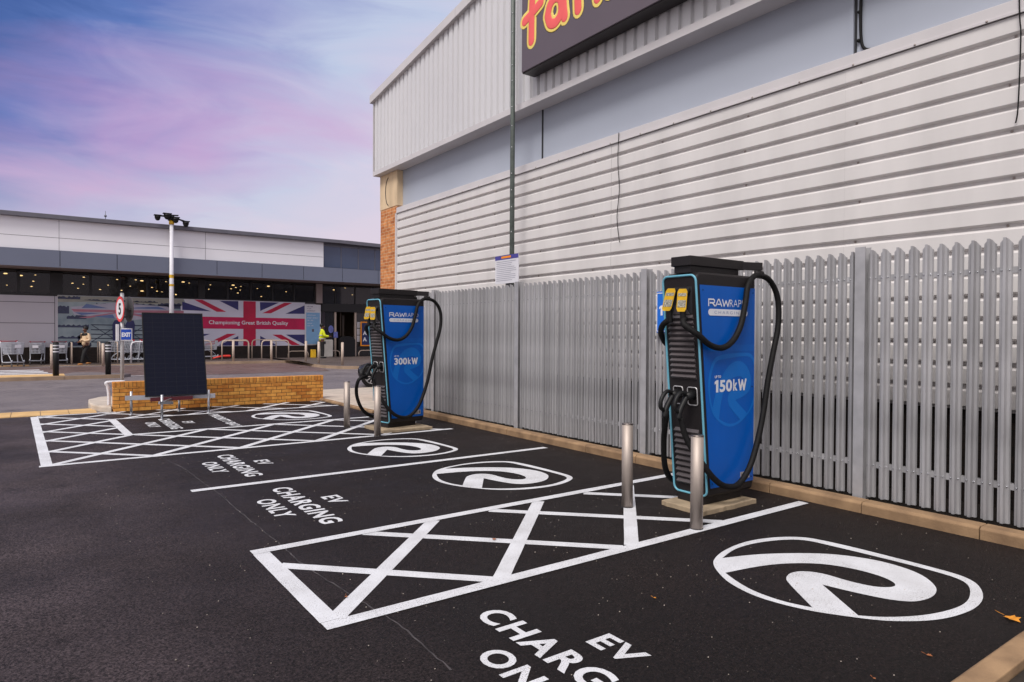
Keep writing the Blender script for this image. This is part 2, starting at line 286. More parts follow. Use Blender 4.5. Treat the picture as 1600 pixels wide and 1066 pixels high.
# ------------------------------------------------------------------ mesh builder
class MB:
    def __init__(s): s.v = []; s.f = []; s.sm = []; s.mi = []; s.cur = 0
    def add(s, vs, fs, smooth=False):
        o = len(s.v); s.v += [tuple(p) for p in vs]
        for f in fs: s.f.append([i + o for i in f]); s.sm.append(smooth); s.mi.append(s.cur)
        return s
    def box(s, x0, x1, y0, y1, z0, z1):
        return s.add([(x, y, z) for z in (z0, z1) for y in (y0, y1) for x in (x0, x1)],
                     [(0, 2, 3, 1), (4, 5, 7, 6), (0, 1, 5, 4), (2, 6, 7, 3), (0, 4, 6, 2), (1, 3, 7, 5)])
    def obox(s, c, u, v, w):
        c, u, v, w = map(Vector, (c, u, v, w))
        vs = [c + a * u + b * v + d * w for d in (-1, 1) for b in (-1, 1) for a in (-1, 1)]
        return s.add(vs, [(0, 2, 3, 1), (4, 5, 7, 6), (0, 1, 5, 4), (2, 6, 7, 3), (0, 4, 6, 2), (1, 3, 7, 5)])
    def bar(s, p0, p1, w, h=None, up=(0, 0, 1)):
        p0, p1 = Vector(p0), Vector(p1); h = h or w; d = (p1 - p0); u = d / 2
        side = d.cross(Vector(up)); 
        if side.length < 1e-6: side = d.cross(Vector((1, 0, 0)))
        side.normalize(); n_ = side.cross(d).normalized()
        return s.obox((p0 + p1) / 2, u, side * w / 2, n_ * h / 2)
    def cyl(s, p0, p1, r0, r1=None, n=16, caps=True, sx=1.0):
        p0, p1 = Vector(p0), Vector(p1); r1 = r0 if r1 is None else r1
        d = (p1 - p0).normalized(); a = Vector((0, 0, 1)) if abs(d.z) < .9 else Vector((1, 0, 0))
        u = d.cross(a).normalized(); v = d.cross(u)
        vs = []
        for p, r in ((p0, r0), (p1, r1)):
            for i in range(n):
                t = 2 * math.pi * i / n; vs.append(p + u * math.cos(t) * r + v * math.sin(t) * r * sx)
        s.add(vs, [(i, (i + 1) % n, n + (i + 1) % n, n + i) for i in range(n)], True)
        if caps: s.add(vs, [tuple(range(n))[::-1], tuple(range(n, 2 * n))])
        return s
    def tube(s, pts, r, n=10, closed=False, caps=True, flat=None, sub=0, round_end=False):
        P = [Vector(p) for p in pts]
        if sub:
            Q = []; m = len(P); rng = m if closed else m - 1
            for i in range(rng):
                a = P[(i - 1) % m] if (closed or i > 0) else P[0]; b = P[i]; c = P[(i + 1) % m]; d = P[(i + 2) % m] if (closed or i + 2 < m) else P[-1]
                for j in range(sub):
                    t = j / sub
                    Q.append(.5 * ((2 * b) + (c - a) * t + (2 * a - 5 * b + 4 * c - d) * t * t + (3 * b - a - 3 * c + d) * t ** 3))
            if not closed: Q.append(P[-1])
            P = Q
        R = [r] * len(P) if isinstance(r, (int, float)) else [r[0] + (r[1] - r[0]) * i / (len(P) - 1) for i in range(len(P))]
        if round_end and not closed:
            d0 = (P[0] - P[1]).normalized(); d1 = (P[-1] - P[-2]).normalized(); r0 = R[0]; r1 = R[-1]
            P = [P[0] + d0 * r0 * .98, P[0] + d0 * r0 * .8, P[0] + d0 * r0 * .45] + P + [P[-1] + d1 * r1 * .45, P[-1] + d1 * r1 * .8, P[-1] + d1 * r1 * .98]
            R = [r0 * .15, r0 * .6, r0 * .89] + R + [r1 * .89, r1 * .6, r1 * .15]
        m = len(P); prev = None; vs = []
        for i, p in enumerate(P):
            if closed: t = (P[(i + 1) % m] - P[(i - 1) % m])
            else: t = P[min(i + 1, m - 1)] - P[max(i - 1, 0)]
            t.normalize()
            if prev is None:
                a = Vector((0, 0, 1)) if abs(t.z) < .9 else Vector((1, 0, 0)); u = t.cross(a).normalized()
            else: u = (prev - t * prev.dot(t)).normalized()
            prev = u; w = t.cross(u)
            for j in range(n):
                an = 2 * math.pi * j / n; q = u * math.cos(an) * R[i] + w * math.sin(an) * R[i]
                if flat: q = Vector((q.x * flat[0], q.y * flat[1], q.z * flat[2]))
                vs.append(p + q)
        fs = []
        for i in range(m if closed else m - 1):
            for j in range(n):
                fs.append((i * n + j, i * n + (j + 1) % n, ((i + 1) % m) * n + (j + 1) % n, ((i + 1) % m) * n + j))
        s.add(vs, fs, True)
        if caps and not closed: s.add(vs, [tuple(range(n))[::-1], tuple(range((m - 1) * n, m * n))])
        return s
    def prism(s, poly, fn, d0, d1):
        """poly of (u,v); fn(u,v,d)->world; between depth d0 and d1"""
        n = len(poly)
        vs = [fn(u, v, d0) for u, v in poly] + [fn(u, v, d1) for u, v in poly]
        s.add(vs, [tuple(range(n))[::-1], tuple(range(n, 2 * n))] + [(i, (i + 1) % n, n + (i + 1) % n, n + i) for i in range(n)])
        return s
    def sphere(s, c, r, nu=12, nv=8, sc=(1, 1, 1)):
        vs = []; fs = []
        for i in range(nv + 1):
            t = math.pi * i / nv
            for j in range(nu):
                p = 2 * math.pi * j / nu
                vs.append((c[0] + r * sc[0] * math.sin(t) * math.cos(p), c[1] + r * sc[1] * math.sin(t) * math.sin(p), c[2] + r * sc[2] * math.cos(t)))
        for i in range(nv):
            for j in range(nu): fs.append((i * nu + j, (i + 1) * nu + j, (i + 1) * nu + (j + 1) % nu, i * nu + (j + 1) % nu))
        return s.add(vs, fs, True)
    def build(s, name, m, parent=None, bevel=0, fix=True):
        me = bpy.data.meshes.new(name); me.from_pydata(s.v, [], s.f)
        for p, a, b in zip(me.polygons, s.sm, s.mi): p.use_smooth = a; p.material_index = b
        for q in (m if isinstance(m, (list, tuple)) else [m]): me.materials.append(MT[q] if isinstance(q, str) else q)
        if fix:
            bm = bmesh.new(); bm.from_mesh(me); bmesh.ops.remove_doubles(bm, verts=bm.verts, dist=1e-6); bmesh.ops.recalc_face_normals(bm, faces=bm.faces); bm.to_mesh(me); bm.free()
        me.update()
        o = bpy.data.objects.new(name, me); COL.objects.link(o)
        if parent is not None: o.parent = parent
        if bevel:
            b = o.modifiers.new('bevel', 'BEVEL'); b.width = bevel; b.segments = 2; b.limit_method = 'ANGLE'; b.angle_limit = rad(40)
        return o

def tag(o, label=None, cat=None, group=None, kind=None):
    if label: o['label'] = label
    if cat: o['category'] = cat
    if group: o['group'] = group
    if kind: o['kind'] = kind
    return o
def empty(name, loc, label, cat, group=None, rz=0):
    o = bpy.data.objects.new(name, None); COL.objects.link(o); o.location = loc; o.rotation_euler = (0, 0, rz); o.empty_display_size = .1
    return tag(o, label, cat, group)
def kids(o): return [c for c in COL.objects if c.parent == o]
def copy_tree(o, parent=None):
    c = o.copy(); COL.objects.link(c); c.parent = parent
    for ch in kids(o): copy_tree(ch, c)
    return c
def struct(mb, name, m, **k): return tag(mb.build(name, m, **k), kind='structure')

def flat_curve(loops):
    """2D filled outline with holes -> (verts(u,v), faces)"""
    cu = bpy.data.curves.new('c', 'CURVE'); cu.dimensions = '2D'; cu.fill_mode = 'BOTH'
    for lp in loops:
        sp_ = cu.splines.new('POLY'); sp_.points.add(len(lp) - 1)
        for i, (a, b) in enumerate(lp): sp_.points[i].co = (a, b, 0, 1)
        sp_.use_cyclic_u = True
    return _conv(cu)
def _conv(cu):
    ob = bpy.data.objects.new('tmp', cu); COL.objects.link(ob)
    dg = bpy.context.evaluated_depsgraph_get(); me = bpy.data.meshes.new_from_object(ob.evaluated_get(dg))
    v = [(p.co.x, p.co.y) for p in me.vertices]; f = [tuple(p.vertices) for p in me.polygons]
    COL.objects.unlink(ob); bpy.data.objects.remove(ob); bpy.data.meshes.remove(me); bpy.data.curves.remove(cu)
    return v, f
def text_flat(body, offset=.0, spacing=1.0):
    cu = bpy.data.curves.new('t', 'FONT'); cu.body = body; cu.size = 1; cu.offset = offset; cu.space_character = spacing; cu.fill_mode = 'BOTH'; cu.resolution_u = 4
    return _conv(cu)
def put_text(mb, body, u0, u1, v0, v1, fn, offset=.02, spacing=1.0):
    v, f = text_flat(body, offset, spacing)
    a0 = min(p[0] for p in v); a1 = max(p[0] for p in v); b0 = min(p[1] for p in v); b1 = max(p[1] for p in v)
    vs = [fn(u0 + (p[0] - a0) / (a1 - a0) * (u1 - u0), v0 + (p[1] - b0) / (b1 - b0) * (v1 - v0)) for p in v]
    mb.add(vs, f); return mb
def chaikin(lp, it=2, keep=.5):
    for _ in range(it):
        out = []; n = len(lp)
        for i in range(n):
            a, b, c = Vector(lp[i - 1]), Vector(lp[i]), Vector(lp[(i + 1) % n])
            d1 = (b - a); d2 = (c - b)
            if d1.length > 1e-9 and d2.length > 1e-9 and d1.normalized().dot(d2.normalized()) < keep: out.append(tuple(b))
            else: out.append(tuple(b.lerp(a, .25))); out.append(tuple(b.lerp(c, .25)))
        lp = out
    return lp

# ================================================================== SETTING: ground
struct(MB().box(-120, 120, -60, 140, -.3, 0), 'road', 'road')
g = MB(); g.add([(-25, -12, .004), (6.02, -12, .004), (6.02, 15.12, .004), (-25, 15.12, .004)], [(0, 1, 2, 3)])
struct(g, 'ground', 'asphalt')
# verge behind the kerb, under the fence
struct(MB().box(6.16, 7.06, -12, 15.3, -.1, .045), 'verge', 'soil')
# bottom right kerb return and soil bed
def kerb_run(mb, p0, p1, w, h, step=.915, gap=.006, side=1, z0=-.1):
    p0, p1 = Vector(p0), Vector(p1); d = (p1 - p0); L = d.length; d.normalize(); nrm = Vector((-d.y, d.x)) * side
    t = 0
    while t < L - .02:
        e = min(t + step - gap, L); a = p0 + d * t; b = p0 + d * e; j = random.uniform(-.002, .002)
        pts = [a + nrm * j, b + nrm * j, b + nrm * (w + j), a + nrm * (w + j)]
        pr = [(0, z0), (0, h - .02), (.02, h), (w, h), (w, z0)]
        n_ = len(pr)
        vs = [((a + nrm * (q + j)).x, (a + nrm * (q + j)).y, z) for q, z in pr] + [((b + nrm * (q + j)).x, (b + nrm * (q + j)).y, z) for q, z in pr]
        mb.add(vs, [tuple(range(n_)), tuple(range(n_, 2 * n_))[::-1]] + [(i, i + n_, (i + 1) % n_ + n_, (i + 1) % n_) for i in range(n_)])
        t += step
    return mb
k = MB(); kerb_run(k, (6.0, 1.16), (6.0, 12.1), .155, .105, side=-1)
kerb_run(k, (6.0, -11), (6.0, 1.15), .155, .105, side=-1)
struct(k, 'kerb', 'kerb', bevel=.006)
k = MB(); kerb_run(k, (5.99, 1.25), (2.6, 1.25), .13, .07, side=1)
struct(k, 'kerb_edging', 'kerb', bevel=.006)
struct(MB().box(-25, 5.99, -12, 1.115, -.05, .03), 'planting_bed', 'soil')
# pale footway beyond the fence end
k = MB()
poly = [(5.5, 12.15), (6.2, 11.9), (6.98, 12.0), (6.98, 15.38), (11, 15.38), (11, 17.6), (5.5, 17.4), (5.42, 16.9)]
k.prism(poly, lambda u, v, d: (u, v, d), -.05, .05); struct(k, 'pavement', 'kerb_pale', bevel=.01)
k = MB(); kerb_run(k, (5.40, 17.0), (5.40, 12.2), .09, .055, side=1, step=.6)
kerb_run(k, (5.42, 12.14), (5.97, 11.55), .11, .07, side=1, step=.4)
struct(k, 'dropped_kerb', 'kerb', bevel=.005)
# rounded pale footway end at the left of the brick wall
k = MB(); poly = [(1.24, 15.13), (1.08, 15.35), (.96, 15.75), (.92, 16.3), (.96, 17.0), (1.2, 17.5), (1.7, 17.7), (5.3, 17.3), (5.3, 15.4), (1.24, 15.4)]
k.prism(poly, lambda u, v, d: (u, v, d), -.05, .115); struct(k, 'footway_end', 'kerb_pale', bevel=.03)
# buff strip
k = MB(); 
for i in range(28):
    x1 = 1.0 - i * .45; k.box(x1 - .44, x1, 15.16, 15.58, -.05, .012); k.box(x1 - .44, x1, 15.59, 16.02, -.05, .012)
struct(k, 'tactile_strip', 'yellow_kerb')
struct(MB().box(-25, .8, 25.95, 26.12, -.1, .115).box(.8, 2.45, 25.97, 26.12, -.1, .115), 'kerb_stone', 'kerb_grey')
k = MB(); k.prism([(-25, 26.12), (2.45, 26.12), (2.75, 26.5), (2.5, 27.1), (1.7, 28.3), (1.2, 28.5), (.9, 27.7), (-25, 27.7)], lambda u, v, d: (u, v, d), -.05, .1); struct(k, 'traffic_island', 'road')
k = MB(); k.box(-25, .85, 26.35, 27.6, .0, .108); struct(k, 'tactile_paving', 'yellow_kerb')
k = MB(); k.add([(-25, 28.0, .006), (1.3, 28.4, .006), (3.0, 26.6, .006), (6, 26.2, .006), (9.8, 26.4, .006), (10.2, 28, .006), (10.6, 34.3, .006), (-25, 35.8, .006)], [tuple(range(8))]); struct(k, 'raised_crossing', 'red_tarmac')
k = MB()
for i in range(5): k.box(-12, .2 + .12 * (4 - i), 28.15 + i * 1.05, 28.15 + i * 1.05 + .52, .0, .012)
struct(k, 'zebra_crossing', 'paint')
k = MB(); k.box(2.5, 3.3, 26.75, 26.85, 0, .012); struct(k, 'give_way_line', 'paint')
# supermarket footway, kerbed, rising a little towards the entrance
def gz(x):
    t = max(0, min(1, (x - 2.5) / 5.0)); t = t * t * (3 - 2 * t); return .02 + .10 * t
kline = [(-25, 35.9), (1.0, 35.9), (2.5, 35.7), (4.5, 35.2), (6.5, 34.7), (8.4, 34.35), (9.6, 34.2), (10.5, 34.1), (10.85, 33.4), (10.6, 31.6), (10.35, 29.8), (10.4, 28.4), (10.8, 27.4), (11.6, 26.8), (13, 26.6), (40, 26.5)]
k = MB(); vs = []; 
for (x, y) in kline: vs += [(x, y + .13, gz(x)), (x, 39.4, gz(x))]
k.add(vs, [(2 * i, 2 * i + 2, 2 * i + 3, 2 * i + 1) for i in range(len(kline) - 1)])
struct(k, 'footway', 'footway', fix=False)
k = MB(); vs = []
for (x, y) in kline: vs += [(x, y, -.05), (x, y, gz(x) + .004), (x, y + .15, gz(x) + .006)]
k.add(vs, [(3 * i, 3 * i + 3, 3 * i + 4, 3 * i + 1) for i in range(len(kline) - 1)] + [(3 * i + 1, 3 * i + 4, 3 * i + 5, 3 * i + 2) for i in range(len(kline) - 1)])
struct(k, 'footway_kerb', 'kerb_grey', fix=False)
k = MB(); k.box(-12, -.15, 35.98 + .1, 37.0, .0, .032); struct(k, 'brown_tactile_paving', 'buff')

# ------------------------------------------------------------------ painted markings
def clipseg(p0, d, x0, x1, y0, y1):
    t0, t1 = -1e9, 1e9
    for a, b, lo, hi in ((p0[0], d[0], x0, x1), (p0[1], d[1], y0, y1)):
        if abs(b) < 1e-9: continue
        u, v = (lo - a) / b, (hi - a) / b
        if u > v: u, v = v, u
        t0, t1 = max(t0, u), min(t1, v)
    return (t0, t1) if t1 > t0 else None
def strip(mb, a, b, w, z):
    a, b = Vector(a), Vector(b); d = (b - a).normalized(); n_ = Vector((-d.y, d.x)) * w / 2
    # slightly irregular hand-laid edge
    L = (b - a).length; m = max(2, int(L / .12)); vs = []
    for i in range(m + 1):
        p = a + d * L * i / m; j = random.uniform(-.002, .002); q = random.uniform(-.002, .002)
        vs += [((p + n_ * (1 + j / w)).x, (p + n_ * (1 + j / w)).y, z), ((p - n_ * (1 + q / w)).x, (p - n_ * (1 + q / w)).y, z)]
    mb.add(vs, [(2 * i, 2 * i + 1, 2 * i + 3, 2 * i + 2) for i in range(m)])
def hatch(mb, cs, sgn, x0, x1, y0, y1, w, z):
    for c in cs:
        t = clipseg((0, c), (1, sgn), x0, x1, y0, y1)
        if t and t[1] - t[0] > .12: strip(mb, (t[0], c + sgn * t[0]), (t[1], c + sgn * t[1]), w, z)
mk = MB()
strip(mk, (1.27, 3.49), (5.93, 3.49), .1, .0085)       # nearest bay line
strip(mk, (1.27, 4.96), (5.95, 5.03), .1, .0085)
strip(mk, (1.325, 3.545), (1.325, 4.91), .115, .0075)
hatch(mk, [1.07, 2.2, -.13], 1, 1.36, 5.3, 3.52, 4.95, .11, .0066)
hatch(mk, [5.95, 7.08, 8.27, 9.4], -1, 1.36, 5.3, 3.52, 4.95, .10, .0058)
struct(mk, 'near_hatched_marking', 'paint', fix=False)
mk = MB(); strip(mk, (1.27, 7.22), (5.78, 7.22), .1, .0085); struct(mk, 'bay_line', 'paint', fix=False)
mk = MB()
strip(mk, (.05, 9.5), (5.62, 9.5), .1, .0085)
strip(mk, (.05, 15.06), (1.3, 15.06), .1, .0085)
strip(mk, (.125, 9.55), (.01, 15.01), .115, .0075)
strip(mk, (1.12, 11.66), (5.7, 11.68), .1, .0085)
strip(mk, (1.09, 13.86), (5.36, 13.9), .1, .0085)
strip(mk, (1.18, 11.71), (1.14, 13.81), .12, .0075)
cB = [4.05 + 1.065 * i for i in range(11)]; cA = [9.75 + 1.05 * i for i in range(12)]
for reg in ((.13, 5.5, 9.53, 11.63), (.07, 1.14, 11.63, 15.03), (1.1, 5.35, 13.93, 15.09)):
    hatch(mk, cB, 1, *reg, .10, .0066); hatch(mk, cA, -1, *reg, .09, .0058)
struct(mk, 'far_hatched_marking', 'paint', fix=False)
# R-in-shield marks
LG_o = [(3.817, 2.933), (3.954, 3.014), (4.138, 3.074), (4.378, 3.107), (4.58, 3.088), (4.786, 3.013), (4.925, 2.898), (4.962, 2.76), (4.989, 2.55), (4.999, 2.318), (5.006, 2.053), (5.002, 1.83), (4.953, 1.725), (4.866, 1.65), (4.72, 1.579), (4.587, 1.544), (4.433, 1.531), (4.282, 1.547), (4.163, 1.573), (4.037, 1.624), (3.915, 1.706), (3.821, 1.79), (3.70, 1.97), (3.637, 2.08), (3.585, 2.226), (3.558, 2.409), (3.602, 2.613), (3.686, 2.768)]
LG_a = [(3.974, 2.969), (4.187, 3.04), (4.374, 3.052), (4.56, 3.022), (4.747, 2.954), (4.862, 2.856), (4.885, 2.672), (4.91, 2.412), (4.930, 2.152), (4.935, 1.902), (4.910, 1.78), (4.842, 1.707), (4.723, 1.652), (4.574, 1.607), (4.439, 1.595), (4.293, 1.612), (4.123, 1.659), (3.976, 1.733), (3.867, 1.812), (3.798, 1.886), (4.079, 2.268), (4.109, 2.119), (4.164, 1.93), (4.216, 1.839), (4.285, 1.78), (4.414, 1.755), (4.547, 1.775), (4.663, 1.832), (4.799, 1.971), (4.848, 2.143), (4.834, 2.325), (4.716, 2.553), (4.508, 2.724), (4.247, 2.879)]
LG_b = [(3.745, 2.768), (4.017, 2.722), (4.219, 2.654), (4.388, 2.546), (4.487, 2.428), (4.542, 2.263), (4.541, 2.106), (4.496, 2.01), (4.44, 1.976), (4.376, 1.992), (4.31, 2.059), (4.275, 2.206), (4.278, 2.369), (4.217, 2.475), (4.115, 2.514), (4.003, 2.481), (3.933, 2.423), (3.688, 2.102), (3.626, 2.252), (3.621, 2.452), (3.672, 2.618)]
def loc(lp): return [(2.32 - y, x - 4.28) for x, y in lp]
LOGO = flat_curve([chaikin(loc(LG_o), 2, .3), chaikin(loc(LG_a), 2, .35), chaikin(loc(LG_b), 2, .35)])
for i, (cx_, cy_, sx_) in enumerate([(4.28, 2.32, 1), (4.19, 6.125, .95), (4.08, 8.35, .92), (3.95, 12.74, .92)]):
    m_ = MB(); m_.add([(cx_ + v * sx_, cy_ - u * .97, .006) for u, v in LOGO[0]], LOGO[1]); struct(m_, 'shield_marking', 'paint', fix=False)
# bay lettering
def ground_text(mb, body, xc0, xc1, y0, y1, off=.03, spc=1.14):
    put_text(mb, body, -y0, -y1, xc0, xc1, lambda u, v: (v, -u, .006), off, spc)
for yc in (2.40, 6.12, 8.35, 12.72):
    m_ = MB(); dx_ = -.07 if yc > 6 else 0; dx_ = -.12 if yc > 8 else dx_; dx_ = -.2 if yc > 12 else dx_
    ground_text(m_, 'CHARGING', 2.01 + dx_, 2.20 + dx_, yc + .755, yc - .755)
    ground_text(m_, 'EV', 2.31 + dx_, 2.48 + dx_, yc + .15, yc - .15)
    ground_text(m_, 'ONLY', 1.755 + dx_, 1.925 + dx_, yc + .355, yc - .355)
    if yc > 12: ground_text(m_, 'PRIORITY BAY', 2.70, 2.87, yc + .94, yc - .94, .03, 1.1)
    struct(m_, 'bay_lettering', 'paint', fix=False)
# sealed day joint across the bays
m_ = MB(); P = [(1.30, 9.4), (1.41, 8.6), (1.43, 8.07), (1.474, 6.88), (1.483, 5.78), (1.50, 5.04), (1.49, 4.57), (1.55, 3.9), (1.62, 3.3), (1.6, 2.7)]
vs = []
for i in range(120):
    t = i / 119 * (len(P) - 1); a = int(min(t, len(P) - 2)); f_ = t - a
    x = P[a][0] + (P[a + 1][0] - P[a][0]) * f_ + random.uniform(-.006, .006); y = P[a][1] + (P[a + 1][1] - P[a][1]) * f_; w = random.uniform(.002, .007)
    vs += [(x - w, y, .0052), (x + w, y, .0052)]
m_.add(vs, [(2 * i, 2 * i + 1, 2 * i + 3, 2 * i + 2) for i in range(119)])
struct(m_, 'surface_joint', mat('worn_joint', (40, 36, 37), .8, var=.6, vscale=7, col2=(86, 80, 82)), fix=False)

# ================================================================== WAREHOUSE
wh = empty('warehouse', (7.14, 8, 0), 'large grey clad warehouse with horizontal ribbed wall behind the palisade fence', 'warehouse')
whl = Vector((7.14, 8, 0))
def hb(mb, name, m, par=wh, off=whl, **k):
    mb.v = [(x - off.x, y - off.y, z - off.z) for x, y, z in mb.v]; return mb.build(name, m, par, **k)
Y0, Y1 = -9.0, 14.37
hb(MB().box(7.14, 24, Y0, 15.28, 0, 5.46), 'wall', 'panel')
# horizontal ribbed cladding
def rib_wall():
    mb = MB(); z = 4.40; pts = [(6.985, z)]
    while z > .99:
        pts += [(6.984, z), (6.98, z - .006), (6.98, z - .141), (6.984, z - .147), (7.030, z - .158), (7.030, z - .178)]; z -= .207
    pts.append((7.10, pts[-1][1]))
    ys = [Y0, -3.3, .2, 3.69, 7.2, 10.7, Y1]
    for a, b in zip(ys[:-1], ys[1:]):
        n_ = len(pts); e = .0015 * (ys.index(a) % 2)
        vs = [(x + e, a + .0006, zz) for x, zz in pts] + [(x + e, b - .0006, zz) for x, zz in pts]
        mb.add(vs, [(i, i + 1, n_ + i + 1, n_ + i) for i in range(n_ - 1)])
    return mb, pts
mb, ribpts = rib_wall(); hb(mb, 'ribbed_cladding', 'clad', fix=False)
hb(MB().box(7.06, 7.13, Y0, Y1, .99, 4.40), 'cladding_backing', 'gap')
mb = MB(); mb.box(6.965, 7.14, Y0, Y1 + .02, 4.405, 4.535); mb.box(6.955, 6.965, Y0, Y1 + .02, 4.40, 4.43); hb(mb, 'top_flashing', 'trim', bevel=.004)
hb(MB().box(6.955, 7.13, Y1, Y1 + .06, .97, 4.40), 'end_flashing', 'trim')
mb = MB()
for j in range(17):
    zz = 4.40 - .207 * j - .171
    for y in [-.5 + 1.35 * i for i in range(12)]:
        if j % 2 == 0 or y > 9: mb.sphere((7.024, y + .02 * (j % 3), zz), .012, 8, 5)
for y in [Y0 + .6 * i for i in range(39)]: mb.sphere((6.958, y, 4.415), .013, 8, 5)
tag(hb(mb, 'screw_heads', 'screw'), kind='stuff')
# dark brick plinth
hb(MB().box(7.09, 7.135, Y0, Y1, 0, .985), 'brick_plinth', 'brick_dark')
# panel joints
for y in (9.07, 3.69, -1.7):
    mb = MB(); mb.box(7.125, 7.14, y - .035, y - .012, 4.54, 5.44); hb(mb, 'panel_joint', 'gap')
    mb = MB(); mb.box(7.128, 7.14, y + .0, y + .045, 4.54, 5.44); hb(mb, 'joint_cover', 'panel')
# brick pier with stone pad
hb(MB().box(7.0, 7.6, 14.43, 15.34, 0, 4.6), 'brick_pier', 'brick_pier')
hb(MB().box(6.99, 7.6, 14.40, 14.86, 4.6, 5.44).box(6.99, 7.6, 14.868, 15.36, 4.6, 5.44), 'stone_pad', 'stone', bevel=.008)
mb = MB(); mb.tube([(6.988, 14.86 + .17 * math.cos(t), 5.0 + .33 * math.sin(t)) for t in [rad(a) for a in range(95, 266, 10)]][::-1], .012, 6)  # thin dark tube standing in for the crack-like arc mark on the pad
mb.v = [(x, 2 * 14.86 - y, z) for x, y, z in mb.v]; hb(mb, 'arc_mark', 'gap')
# vertical ribbed fascia
def ztop(y): return 7.33 + (15.35 - y) * .14 if y > 3 else 7.33 + 12 * .14 - (3 - y) * .14
mb = MB(); pts = []; y = 15.37
while y > Y0:
    pts += [(6.85, y), (6.85, y - .125), (6.892, y - .140), (6.892, y - .186)]; y -= .2
n_ = len(pts); vs = [(x, y, 5.53) for x, y in pts] + [(x, y, ztop(y)) for x, y in pts]
mb.add(vs, [(i, i + 1, n_ + i + 1, n_ + i) for i in range(n_ - 1)]); hb(mb, 'ribbed_fascia', 'fascia', fix=False)
hb(MB().box(6.895, 7.13, Y0, 15.33, 5.47, 7.2), 'fascia_backing', 'gap')
mb = MB(); mb.box(6.815, 6.83, Y0, 15.39, 5.44, 5.545); mb.box(6.83, 7.14, Y0, 15.39, 5.44, 5.455); mb.box(6.815, 7.3, 15.39, 15.40, 5.44, 7.3); hb(mb, 'bottom_trim', 'trim')
mb = MB()
for a, b in ((15.50, 11.4), (11.39, 7.2), (7.19, 3.0), (2.99, Y0)):
    vs = []
    for y in (a, b):
        z = ztop(y); vs += [(6.77, y, z - .06), (6.77, y, z + .12), (6.80, y, z + .15), (7.3, y, z + .15), (7.3, y, z - .06)]
    mb.add(vs, [(i, (i + 1) % 5, 5 + (i + 1) % 5, 5 + i) for i in range(5)] + [(0, 1, 2, 3, 4), (9, 8, 7, 6, 5)])
hb(mb, 'verge_capping', 'trim')
mb = MB(); mb.add([(7.25, 15.45, ztop(15.45)), (24, 15.45, ztop(15.45)), (24, 3, ztop(3)), (7.25, 3, ztop(3)), (24, Y0, ztop(Y0)), (7.25, Y0, ztop(Y0))], [(0, 1, 2, 3), (3, 2, 4, 5)]); hb(mb, 'roof', 'sm_roof')
mb = MB(); mb.box(7.14, 24, 15.285, 15.37, 5.46, 7.3); hb(mb, 'gable_wall', 'fascia')
# shop sign
sg = empty('shop_sign', (6.55, 5.2, 5.88), 'dark plum shop sign with red and yellow lettering on the warehouse fascia', 'sign')
so = Vector((6.55, 5.2, 5.88))
hb(MB().box(6.58, 6.84, .6, 8.90, 5.88, 7.95), 'sign_box', 'signdark', sg, so, bevel=.01)
hb(MB().box(6.555, 6.58, .62, 8.88, 5.895, 7.93), 'sign_face', 'signpurple', sg, so)
def strokes(r, flatx, x):
    mb = MB(); L = [
        [(8.62, 6.32), (8.61, 6.8), (8.57, 7.15), (8.45, 7.4), (8.28, 7.42)], [(8.80, 6.70), (8.6, 6.76), (8.38, 6.84)],
        [(8.20, 6.57), (8.14, 6.43), (8.02, 6.385), (7.90, 6.45), (7.86, 6.58), (7.90, 6.72), (8.02, 6.77), (8.14, 6.71)], [(7.79, 6.39), (7.82, 6.6), (7.82, 6.78)],
        [(7.48, 6.38), (7.49, 6.6), (7.49, 6.80)], [(7.47, 6.66), (7.40, 6.77), (7.28, 6.79)],
        [(7.06, 6.38), (7.07, 6.6), (7.07, 6.80)], [(7.05, 6.66), (6.97, 6.78), (6.86, 6.76), (6.82, 6.6), (6.82, 6.38)], [(6.81, 6.66), (6.73, 6.78), (6.62, 6.76), (6.58, 6.6), (6.58, 6.38)]]
    for i, s_ in enumerate(L):
        closed = False
        mb.tube([(x - .0007 * i, a, b) for a, b in (s_ + [s_[0]] if i == 2 else s_)], r, 12, sub=5, flat=(flatx, 1, 1), round_end=True)
    return mb
hb(strokes(.128, .02, 6.554), 'letter_outline', 's_yel', sg, so, fix=False)
hb(strokes(.078, .06, 6.551), 'lettering', 's_red', sg, so, fix=False)
# loose cables on the wall
tag(MB().tube([(6.95, 7.02, 4.53), (6.945, 7.03, 4.1), (6.95, 7.0, 3.7), (6.945, 7.04, 3.3), (6.95, 6.99, 2.93)], .0055, 6, sub=4).build('wall_cable', 'rubber'), 'thin black cable hanging down the middle of the ribbed wall', 'cable')
tag(MB().tube([(6.93, 2.17, 6.2), (6.945, 2.155, 4.53), (6.945, 2.14, 4.2), (6.94, 2.15, 3.6), (6.95, 2.17, 3.45)], .006, 6, sub=4).build('wall_cable', 'rubber'), 'thin black cable hanging at the right edge of the ribbed wall', 'cable')
tag(MB().tube([(7.118, 3.60, 5.44), (7.118, 3.61, 5.0), (7.118, 3.60, 4.72), (7.118, 3.56, 4.61), (7.118, 3.45, 4.57), (7.12, 3.33, 4.545)], .016, 8, sub=4).sphere((7.12, 3.625, 5.02), .02, 8, 6).sphere((7.12, 3.63, 4.72), .02, 8, 6).build('conduit', 'rubber'), 'black cable curving off the blue grey panel above the cladding', 'cable')

